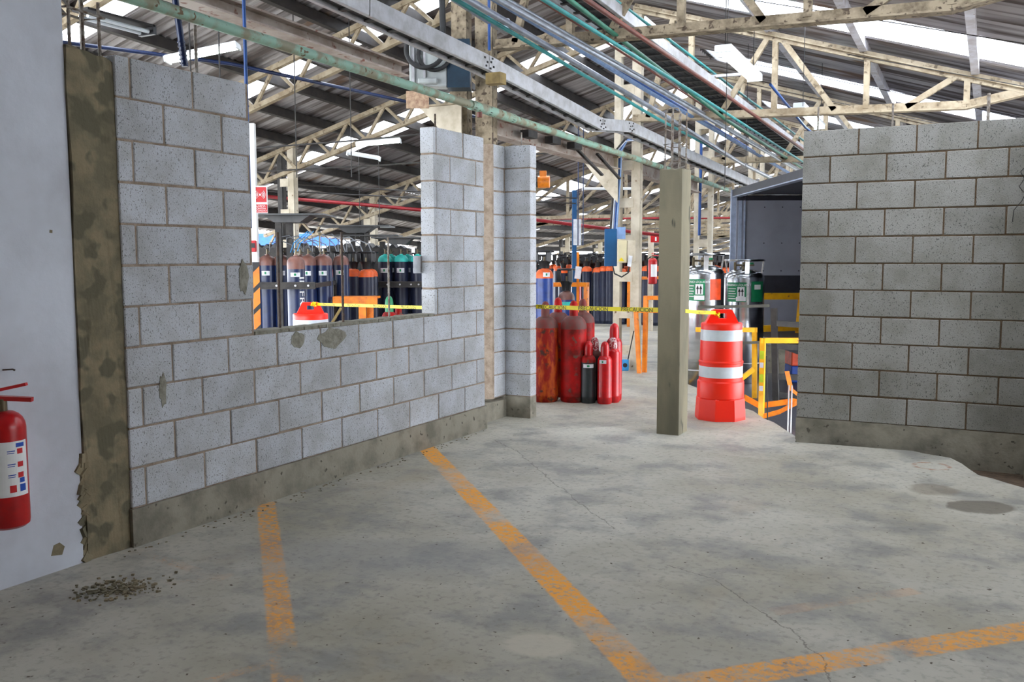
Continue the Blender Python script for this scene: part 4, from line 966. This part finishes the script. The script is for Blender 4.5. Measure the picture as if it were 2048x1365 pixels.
t = thing('cylinder_rack', 'dark canopied rack standing behind the orange stand, middle of the opening', 'rack', (-9.5, 12.5, 0), R(27.8))
b = MB(); b.box((0, 0, 1.93), (1.15, .8, .02)); b.prism([(-.3, 0), (.3, 0), (.16, -.1), (-.16, -.1)], (0, -.2, 1.92), (1, 0, 0), (0, 0, 1), (0, .4, 0)); b.box((.15, .1, 1.78), (1.1, .7, .02)); b.build('canopy', 'canopy', t)
for px in (-.08, .08): MB().box((px, 0, .95), (.075, .075, 1.9)).build('post', 'darksteel', t)
# tarpaulin-topped dark crates behind
for i, (x, y, lb) in enumerate(((-11.2, 12.4, 'low dark covered crate behind the lettered cylinder'), (-10.1, 13.6, 'low dark covered crate behind the middle rebar of the opening'), (-8.7, 14.4, 'low dark covered crate behind the teal-shouldered cylinders'))):
    t = thing('covered_crate', lb, 'crate', (x, y, 0), R(27.8)); MB().box((0, 0, .79), (1.5, .6, 1.58)).build('body', 'darksteel', t)
    b = MB()
    for j in range(10): b.prism([(0, 0), (.14, 0), (.07, .05 + .02 * (j % 3))], (-.72 + .14 * j, -.31, 1.58), (1, 0, 0), (0, 0, 1), (0, .62, 0))
    b.build('folded_cover', 'black_plastic', t)
# manifold hoses above cluster
b = MB(); rng = random.Random(21)
for i in range(10):
    x0, y0 = -9.05 + .11 * i, 9.9 + .05 * i; h = rng.uniform(.1, .24)
    b.tube([(x0, y0, 1.50), (x0 + .04, y0 - .05, 1.5 + h), (x0 + .18, y0 + .02, 1.53 + h), (x0 + .30, y0 + .1, 1.60), (x0 + .33, y0 + .12, 1.50)], .008, 6)
tag(b.build('manifold_hoses', 'hose_grey'), 'tangle of grey manifold hoses above the brown-shouldered cylinders', 'hose')
b = MB()
for i in range(3): b.tube([(-8.7 + .06 * i, 9.92, 1.49), (-8.62 + .06 * i, 9.9, 1.62), (-8.45 + .05 * i, 10.0, 1.78)], .007, 6)
tag(b.build('manifold_hoses', 'blue_box'), 'few light blue hoses above the lettered cylinder', 'hose')
for (x, y, z, lb) in ((-9.15, 9.75, 1.73, 'brass regulator on a stem at the left of the brown-shouldered cluster'), (-8.25, 10.0, 1.74, 'chrome regulator on a stem at the right of the brown-shouldered cluster')):
    t = thing('regulator', lb, 'regulator', (x, y, z)); MB().tube([(0, 0, -.23), (0, 0, .02)], .009, 8).build('stem', 'brass', t)
    MB().tube([(0, 0, .0), (.03, -.02, 0)], .022, 12).build('gauge', 'brass', t); MB().tube([(-.03, 0, .03), (.03, 0, .03)], .009, 8).build('handle', 'stainless', t)
# orange stand in opening
t = thing('guard_stand', 'orange steel stand seen through the wall opening right of the middle rebar', 'stand', (-7.97, 10.44, 0), R(27.8))
MB().box((0.0, 0, .86), (.62, .30, .03)).box((0.0, -.14, .82), (.62, .03, .10)).build('top_rail', 'guard_orange', t)
MB().box((.10, -.14, .41), (.10, .05, .82)).build('leg', 'guard_orange', t); MB().box((.19, -.02, .41), (.09, .05, .82)).build('leg', 'guard_orange', t)
# wood sticks near opening
b = MB(); b.beam((-4.60, 6.84, .01), (-4.49, 6.90, 1.17), .035, .02); tag(b.build('wooden_stick', 'wood'), 'yellow wooden stick leaning by the right jamb of the wall opening', 'stick')
b = MB(); b.beam((-5.60, 6.11, .01), (-5.045, 6.385, .985), .035, .02); tag(b.build('wooden_stick', 'olive_wood'), 'short wooden stick leaning behind the middle rebar of the opening', 'stick')
b = MB(); b.box((-3.853, 5.80, 1.37), (.003, .12, .13)); tag(b.build('paper_sheet', 'label_paper'), 'white paper sheet hanging by the right jamb in front of the teal-shouldered cylinders', 'paper')

# --- striped post, alarm sign, call point
t = thing('hazard_post', 'white post with orange and black stripes at the left jamb of the wall opening', 'post', (-4.99, 5.30, 0), R(27.8))
MB().box((0, 0, 1.4), (.055, .05, 2.05)).build('post', 'sign_white', t)
b = MB()
for i in range(5): b.prism([(-.012, 0), (.040, .05), (.040, .17), (-.012, .12)], (-.0, -.026, .55 + .16 * i), (1, 0, 0), (0, 0, 1), (0, -.002, 0), mi=0)
b.build('hazard_stripes', 'hazard_orange', t)
MB().box((.014, -.0255, .93), (.054, .002, .92)).build('black_band', 'lettering_black', t)
t.location.x = -5.0
t = thing('alarm_sign', 'red and white fire alarm sign reading ALARMA CONTRA INCENDIO', 'sign', (-4.941, 5.31, 1.86), R(27.8))
MB().box((0, 0, 0), (.113, .004, .205)).build('panel', 'sign_white', t)
MB().box((0.002, -.003, .036), (.094, .002, .112)).build('red_square', 'sign_red', t); MB().box((0, -.003, -.067), (.108, .002, .06)).build('red_caption', 'sign_red', t)
b = MB()
for s_ in (-1, 1):
    for rr in (.018, .028, .038):
        pts = [(s_ * rr * math.cos(a) + .002, -.005, .036 + rr * math.sin(a)) for a in [R(-48 + 12 * i) for i in range(9)]]
        b.tube(pts, .0022, 5)
b.tube([(.002, -.004, .036), (.002, -.006, .036)], .008, 12); b.build('siren_symbol', 'sign_white', bpy.data.objects['red_square'])
b = MB()
for i, s_ in enumerate(('ALARMA', 'CONTRA', 'INCENDIO')): text_flat(b, s_, .019, (0, -.0045, -.049 - .018 * i), (1, 0, 0), (0, 0, 1), sx=1.1)
b.build('lettering', 'sign_white', bpy.data.objects['red_caption'], normals=False)
t = thing('call_point', 'small red alarm call point on the white post', 'alarm button', (-4.965, 5.25, 1.51), R(27.8)); MB().box((0, 0, 0), (.045, .03, .085), ch=.004).build('body', 'sign_red', t); MB().box((.004, -.017, .005), (.026, .004, .035)).build('window', 'black_plastic', t)

# --- mast, boards
t = thing('sign_mast', 'blue mast with orange strip and white board, seen through the doorway', 'post', (-6.18, 13.92, 0), R(27.8))
MB().box((0, 0, 1.25), (.075, .05, 2.5)).build('post', 'box_blue', t); MB().box((.055, -.01, .75), (.05, .02, 1.5)).build('orange_strip', 'hazard_orange', t)
MB().box((.045, -.05, 1.82), (.13, .012, .42)).build('white_board', 'label_paper', t); MB().box((.06, -.07, 1.16), (.10, .01, .2), rot=Matrix.Rotation(R(6), 3, 'Y')).build('notice_paper', 'label_paper', t)

# --- guard rails
def frame(pts, w_, m, label, legs=None, name='guard_rail', cat='guard rail', cuts=()):
    t = thing(name, label, cat, pts[0]); o = Vector(pts[0])
    for i, (a, c) in enumerate(zip(pts, pts[1:])):
        a_, c_ = Vector(a) - o, Vector(c) - o; e = (c_ - a_).normalized() * w_ * .5
        MB().beam(a_ - e, c_ + e, w_, w_).build('leg' if abs((c_ - a_).normalized().z) > .8 else 'rail', m, t)
    for a, c in cuts: MB().beam(Vector(a) - o, Vector(c) - o, w_ * .98, w_ * .98).build('brace', m, t)
    return t
frame([(-3.84, 10.62, 0), (-3.885, 10.60, .765), (-3.60, 10.74, .765)], .045, 'guard_orange', 'orange guard rail with leaning leg behind the concrete pillar, in front')
frame([(-3.82, 10.75, .0), (-3.80, 10.72, .92), (-3.55, 10.85, .92)], .05, 'guard_orange', 'taller orange guard rail just behind the leaning one')
frame([(-6.75, 13.4, .97), (-5.92, 13.83, .97), (-5.92, 13.83, 0)], .07, 'guard_orange', 'orange guard rail beyond the short blue cylinder, by the blue mast')
frame([(-6.6, 17.6, 0), (-6.6, 17.6, .98), (-4.6, 18.0, 1.03), (-4.6, 18.0, 0)], .06, 'guard_orange', 'orange guard rail in front of the hall cylinder rows')
frame([(-4.3, 15.4, 0), (-4.3, 15.4, .95), (-3.9, 15.5, .95)], .05, 'guard_orange', 'orange guard rail left of the third laced column')
# --- dock lift platform and what stands on it
t = thing('lift_platform', 'checker plate lift platform with yellow edge at the dock', 'platform', (-2.5, 10.4, -.25))
plat = [(-3.45, 10.75), (-2.48, 9.38), (-1.72, 8.1), (-0.5, 8.6), (-1.9, 13.3), (-3.5, 12.9)]
MB().prism([(p[0] + 2.5, p[1] - 10.4) for p in plat], (0, 0, 0), (1, 0, 0), (0, 1, 0), (0, 0, .03)).build('deck', 'checker', t)
MB().beam((-0.0 - .98, .34, -.03), (.02, -1.03, -.03), .06, .1).beam((.02, -1.03, -.03), (.78, -2.32, -.03), .06, .1).build('edge_beam', 'guard_yellow', t)
MB().box((0.3, 1.2, -.45), (1.2, 2.4, .5)).build('underframe', 'blue_truck_paint', t)
frame([(-3.05, 10.40, .58), (-2.47, 10.70, .575), (-2.455, 10.71, -.22)], .052, 'guard_yellow', 'bent yellow guard rail with slanted brace right of the traffic drum', cuts=[((-2.47, 10.70, .12), (-2.85, 10.50, -.22))])
frame([(-2.02, 9.11, -.22), (-2.02, 9.11, .60), (-1.35, 9.45, .60)], .05, 'guard_yellow', 'near yellow gate frame with lime stickers beside the right block wall')
g = bpy.data.objects['guard_rail.006']
for zz in (0, .45, .68): MB().box((0, -.028, zz), (.042, .004, .08)).build('lime_sticker', 'lime_mark', g)
for zz in (.58, .35): MB().box((0, -.030, zz), (.035, .003, .05)).build('white_sticker', 'label_paper', g)
frame([(-2.95, 13.14, .86), (-2.44, 13.41, .86), (-2.50, 13.38, -.2)], .09, 'guard_yellow', 'far yellow gate frame behind the stainless tanks', cuts=[((-2.95, 13.14, .40), (-2.47, 13.39, .42))])
frame([(-2.20, 10.66, -.22), (-2.25, 10.68, .80)], .065, 'darksteel', 'black steel gate post right of the stainless tanks', name='gate_post', cat='post', cuts=[((-2.25, 10.68, .66), (-1.6, 11.0, .62)), ((-2.24, 10.68, .05), (-1.6, 11.0, .02)), ((-2.24, 10.68, -.16), (-1.6, 11.0, -.2)), ((-2.24, 10.68, .40), (-1.6, 11.0, .36))])
b = MB(); rng = random.Random(4)
def ribbon(b, pts, wd, tilt=(0, 0, 1)):
    k0 = len(b.v); T = Vector(tilt).normalized() * wd / 2
    for p in pts: b.v += [Vector(p) - T, Vector(p) + T]
    for i in range(len(pts) - 1): b.face([k0 + 2 * i, k0 + 2 * i + 2, k0 + 2 * i + 3, k0 + 2 * i + 1])
ribbon(b, [(-1.52, 9.36, .56), (-1.56, 9.34, .35), (-1.60, 9.32, .15), (-1.68, 9.26, .05), (-1.76, 9.22, .12), (-1.80, 9.2, .3)], .045, (.9, .4, .1))
ribbon(b, [(-2.20, 9.15, .02), (-2.05, 9.18, -.06), (-1.9, 9.2, -.03), (-1.75, 9.24, .0), (-1.6, 9.3, -.03)], .06, (.1, .3, 1))
ribbon(b, [(-2.0, 9.1, -.15), (-1.85, 9.15, -.10), (-1.72, 9.2, -.02), (-1.6, 9.28, .04)], .05, (0, .2, 1))
tag(b.build('ratchet_strap', 'strap_orange', normals=False), 'loose orange webbing strap tangled on the near yellow gate frame', 'strap')
b = MB(); b.beam((-3.1, 10.55, .83), (-2.30, 10.67, .86), .010, .034); b.beam((-2.95, 10.53, .40), (-2.26, 10.66, .45), .010, .03)
tag(b.build('tie_down_belt', 'covered_web'), 'dark webbing belt strapped across the stainless tanks', 'strap')
# stainless liquid tanks
def tank(x, y, z, r, h, label, left_sticker, rz=0):
    t = thing('liquid_gas_tank', label, 'tank', (x, y, z)); ang = cam_ang(x, y)
    prof = [(r * .96, 0), (r * .98, .02), (r * .98, .12), (r, .13), (r, h * .92)]
    for i in range(1, 7): a = i / 6 * math.pi / 2; prof.append((r * (.18 + .82 * math.cos(a)), h * .92 + r * .45 * math.sin(a)))
    MB().lathe(prof, n=40).build('body', 'stainless', t); zt = h * .92 + r * .45
    MB().lathe([(r * 1.006, .26), (r * 1.006, .275)], n=40, caps=False).build('seam', 'galv', t)
    rr = r * .97; zr_ = h * 1.075
    MB().tube([(rr * math.cos(i / 28 * 6.283), rr * math.sin(i / 28 * 6.283), zr_) for i in range(28)], .014, 8, closed=True).build('handling_ring', 'stainless', t)
    for q in range(4):
        a = ang + .15 + q * 1.5708; b = MB(); b.beam((rr * .86 * math.cos(a), rr * .86 * math.sin(a), h * .93), (rr * .98 * math.cos(a), rr * .98 * math.sin(a), zr_), .055, .012, up=(math.cos(a), math.sin(a), 0)); b.build('ring_post', 'stainless', t)
    b = MB(); b.tube([(0, 0, zt - .01), (0, 0, zt + .09)], .03, 10); b.tube([(-.12, 0, zt + .05), (.12, .03, zt + .05)], .013, 8); b.tube([(0, -.13, zt + .04), (0, .1, zt + .07)], .013, 8); b.tube([(.05, -.1, zt), (.05, -.1, zt + .1)], .02, 8)
    b.tube([(-.11, -.05, zt - .03), (-.11, -.05, zt + .09)], .018, 8); b.build('valves', 'brass', t)
    MB().tube([(.10, -.05, zt + .06), (.10, -.05, zt + .085)], .03, 10).build('green_handwheel', 'label_green', t)
    R1 = r * 1.004; aw = .52; a0 = ang + (-.42 if left_sticker else -.40)
    z0, z1 = h * .716, h * .885
    b = MB(); patch(b, R1, a0 - aw, a0 + aw, z0, z1, n=14); gl = b.build('green_label', 'label_green', t, normals=False)
    b = MB(); text_wrap(b, 'OXÍGENO LÍQUIDO', .036, R1 + .0015, a0 + .02, z1 - .035, sx=1.12)
    for i in range(5): patch(b, R1 + .0015, a0 - aw * .85, a0 - aw * (.0 + .1 * (i % 2)), z1 - .085 - .032 * i, z1 - .078 - .032 * i, n=4)
    patch(b, R1 + .0015, a0 + aw * .14, a0 + aw * .82, z1 - .185, z1 - .06, n=5); patch(b, R1 + .0015, a0 + aw * .02, a0 + aw * .95, z0 + .012, z0 + .065, n=5); b.build('label_print', 'sign_white', gl, normals=False)
    b = MB()
    for q in (.34, .62):
        ac = a0 + aw * q; da = .032 / R1 / 2
        k0 = len(b.v)
        for (da_, zz) in ((-.35, z1 - .175), (.35, z1 - .175), (.35, z1 - .12), (-.35, z1 - .12)): b.v.append(Vector(((R1 + .003) * math.cos(ac + da_ * da), (R1 + .003) * math.sin(ac + da_ * da), zz)))
        b.face([k0, k0 + 1, k0 + 2, k0 + 3]); k0 = len(b.v)
        for (da_, zz) in ((-1.1, z1 - .12), (1.1, z1 - .12), (0, z1 - .072)): b.v.append(Vector(((R1 + .003) * math.cos(ac + da_ * da), (R1 + .003) * math.sin(ac + da_ * da), zz)))
        b.face([k0, k0 + 1, k0 + 2])
    b.build('up_arrows', 'lettering_black', gl, normals=False)
    b = MB()
    if left_sticker:
        a1 = ang + .62; patch(b, R1, a1 - .28, a1 + .34, z0 + .01, z1, n=8); b.build('orange_label', 'sticker_orange', t, normals=False)
    else:
        a1 = ang + .72; patch(b, R1, a1 - .36, a1 + .42, z0 + .0, z1 + .01, n=8); sl = b.build('green_side_label', 'label_green', t, normals=False)
        b = MB(); patch(b, R1 + .001, a1 - .2, a1 + .2, z1 - .09, z1 - .03, n=5); b.build('label_mark', 'sign_white', sl, normals=False)
    b = MB(); patch(b, r * .93 + .001, ang - .2 + 0, ang - .02, h * 1.0, h * 1.05, n=3); 
    return t
tank(-3.20, 11.09, -.22, .257, 1.55, 'stainless liquid oxygen tank with orange sticker, just right of the concrete pillar', True)
tank(-2.93, 12.05, -.22, .257, 1.48, 'stainless liquid oxygen tank with two green labels, right of the other tank', False)
# rods standing at the dock edge
for i, (x, y) in enumerate(((-1.625, 8.413), (-1.60, 8.42))):
    tag(MB().tube([(x, y, -.5), (x, y, .27)], .007, 6).build('upright_rod', 'galv'), ['left upright steel rod at the dock edge', 'right upright steel rod at the dock edge'][i], 'rod')
wire([(-1.98, 9.1, .45), (-1.94, 9.0, .1), (-1.92, 8.95, -.25), (-1.7, 8.8, -.3), (-1.3, 8.9, -.25)], .006, 'black_rubber', 'thin dark cable hanging from the near yellow gate frame')

for (z, m_, lb) in ((-.22, 'blue_truck_paint', 'blue plastic crate on the lift platform behind the near yellow gate frame'), (.0, 'sticker_orange', 'orange box stacked on the blue crate at the dock')):
    t = thing('crate', lb, 'crate', (-2.18, 12.45, z), R(27.8)); MB().box((0, 0, .11), (.5, .3, .218), ch=.012).build('body', m_, t); MB().box((0, -.152, .15), (.3, .006, .05)).build('grip', 'label_paper', t)
# --- trailer --------------------------------------------------------------
t = thing('truck_trailer', 'open grey box trailer backed up to the dock behind the right block wall', 'trailer', (-3.55, 14.02, 0), R(27.8))
# local +x points along the trailer body, local -y towards the near side
W_, H0, H1, LL = 3.7, .30, 2.42, 7.5
MB().box((LL / 2, 0, (H0 + 2.34) / 2), (LL, .05, 2.34 - H0)).build('side_panel', 'trailer_grey', t)
b = MB()
MB().box((LL / 2, -.03, .99), (LL, .02, .28)).build('kick_rail', 'trailer_dark', t)
MB().box((LL / 2, -.03, 2.30), (LL, .03, .08)).build('top_rail', 'trailer_dark', t)
MB().box((LL / 2, -W_ / 2, 2.36), (LL, W_, .03)).build('roof_panel', 'trailer_dark', t)
MB().box((LL, -W_ / 2, 1.35), (.05, W_, 2.1)).build('front_panel', 'trailer_grey', t)
MB().box((LL / 2, -W_, 1.35), (LL, .05, 2.1)).build('side_panel', 'trailer_grey', t)
MB().box((LL / 2, -W_ / 2, H0), (LL, W_, .08)).build('deck', 'trailer_dark', t)
b = MB(); b.box((-.03, 0.04, 1.35), (.09, .06, 2.15)); b.box((.055, -.01, 1.33), (.05, .05, 2.05)); b.box((.12, -.03, 1.33), (.02, .03, 2.05)); b.build('rear_post', 'trailer_frame', t)
MB().box((0, -W_ / 2, 2.375), (.12, W_ + .1, .10)).build('rear_header', 'trailer_dark', t)
MB().box((-.01, -W_ / 2, 2.318), (.10, W_, .015)).build('header_lip', 'trailer_frame', t)
b = MB()
for i in range(4):
    for zz in (1.20, 1.62, 2.16): b.tube([(.42 + .27 * i, -.025, zz), (.42 + .27 * i, -.034, zz)], .010, 8)
b.build('rivets', 'trailer_dark', t)

# --- vehicle behind the hall at left
t = thing('parked_truck', 'white truck body with blue panel parked far behind the cylinders, seen through the opening', 'truck', (-20.5, 18.2, 0), R(27.8))
MB().box((2.4, 1, 1.55), (5.4, 2.2, 1.6), ch=.08).build('body', 'white_truck_paint', t)
MB().box((2.4, -.11, 1.90), (5.0, .03, .34)).build('blue_panel', 'blue_truck_paint', t)
MB().box((3.0, -.12, 2.31), (.25, .02, .05)).build('marker_light', 'sign_red', t)
for x in (.6, 4.2): MB().tube([(x, -.15, .45), (x, .1, .45)], .45, 20).build('wheel', 'black_rubber', t)

# --- fire extinguishers
def extinguisher(loc, label, s=1.0, detail=True):
    t = thing('fire_extinguisher', label, 'fire extinguisher', loc); r = .086 * s; a = cam_ang(loc[0], loc[1])
    prof = [(r * .8, 0), (r * .97, .012 * s), (r, .03 * s), (r, .42 * s)]
    for i in range(1, 6): q = i / 5 * math.pi / 2; prof.append((r * (.25 + .75 * math.cos(q)), .42 * s + .07 * s * math.sin(q)))
    MB().lathe(prof, n=28).build('body', 'fresh_red_paint', t)
    b = MB(); b.tube([(0, 0, .48 * s), (0, 0, .54 * s)], .02 * s, 10); b.build('valve', 'brass', t)
    c, d = math.cos(a + 1.2), math.sin(a + 1.2)
    b = MB(); b.beam((-.02 * c, -.02 * d, .545 * s), (.12 * s * c, .12 * s * d, .535 * s), .03 * s, .018 * s); b.build('carry_handle', 'fresh_red_paint', t)
    b = MB(); b.beam((-.02 * c, -.02 * d, .575 * s), (.10 * s * c, .10 * s * d, .60 * s), .026 * s, .012 * s); b.build('lever', 'sign_red', t)
    b = MB(); b.tube([(-.03 * c, -.03 * d, .52 * s), (-.10 * s * c, -.10 * s * d, .48 * s), (-.108 * s * c, -.108 * s * d, .3 * s), (-.10 * s * c, -.10 * s * d, .12 * s)], .011 * s, 8); b.build('hose', 'black_rubber', t)
    b = MB(); patch(b, r * 1.01, a - .4, a + 1.15, .14 * s, .37 * s, n=12); lb = b.build('label', 'sign_white', t, normals=False)
    if detail:
        b = MB(); b2 = MB()
        for i, zz in enumerate((.335, .28, .235)):
            patch(b, r * 1.016, a + .55, a + .85, zz - .018, zz + .004, n=3); patch(b2, r * 1.016, a + .1, a + .45, zz - .006, zz - .002, n=3); patch(b2, r * 1.016, a + .1, a + .42, zz - .014, zz - .011, n=3)
        for zz in (.158,): patch(b, r * 1.016, a + .15, a + .45, zz, zz + .03, n=3); patch(b2, r * 1.016, a + .62, a + .95, zz, zz + .03, n=3)
        patch(b2, r * 1.016, a + .5, a + .95, .345, .362, n=4); patch(b2, r * 1.016, a + .62, a + .9, .195, .215, n=3)
        b.build('red_pictograms', 'sign_red', lb, normals=False); b2.build('blue_pictograms', 'blue_truck_paint', lb, normals=False)
        MB().box((0, 0, .01), (.01, .01, .01)).build('base_foot', 'black_rubber', t)
    return t
extinguisher((-3.640, 2.36, .305), 'red fire extinguisher with white instruction label mounted on the white plaster wall')
b = MB(); b.box((-3.745, 2.36, .70), (.02, .05, .08)); b.beam((-3.74, 2.36, .72), (-3.64, 2.36, .80), .02, .006); b.build('wall_hook', 'darksteel', bpy.data.objects['fire_extinguisher']).matrix_parent_inverse = Matrix.Translation((3.640, -2.36, -.305))
extinguisher((-5.79, 16.69, .90), 'red fire extinguisher hanging far down the hall left of the concrete pillar', detail=False)
tag(MB().box((-5.86, 16.78, .95), (.09, .08, 1.9)).build('white_post', 'creamshade'), 'pale post behind the far fire extinguisher, left of the concrete pillar', 'post')
t = thing('red_sign', 'small red fire sign far down the hall left of the concrete pillar', 'sign', (-5.74, 16.70, 1.75), R(27.8)); MB().box((0, 0, 0), (.19, .01, .13)).build('panel', 'sign_red', t); MB().box((0, -.007, 0), (.03, .004, .07)).build('flame_symbol', 'sign_white', t)
# yellow hoist
t = thing('chain_hoist', 'small yellow hoist hanging just right of the block pier', 'hoist', (-7.42, 15.3, 2.78), R(20)); MB().tube([(-.09, 0, 0), (.12, 0, 0)], .11, 16).build('motor', 'guard_orange', t); MB().box((0, 0, .15), (.12, .06, .1)).build('hook_block', 'guard_orange', t)

# --- debris
b = MB(); rng = random.Random(33)
for i in range(240):
    a = rng.gauss(0, 1); c = rng.gauss(0, 1); x = -3.30 + .07 * a - .035 * c; y = 2.63 + .06 * a + .045 * c; s_ = rng.uniform(.003, .012)
    if x < -3.72: continue
    b.box((x, y, s_ * .35), (s_ * rng.uniform(.8, 2), s_ * rng.uniform(.8, 1.6), s_ * .8), rz=rng.uniform(0, 3))
for i in range(90):
    y = rng.uniform(2.9, 6.5); b.box((-3.70 + abs(rng.gauss(0, .05)), y, .001), (rng.uniform(.004, .012), rng.uniform(.004, .014), .005), rz=rng.uniform(0, 3))
o = tag(b.build('mortar_crumbs', 'colconc'), 'scattered mortar crumbs on the floor along the left wall', 'debris'); o['kind'] = 'stuff'
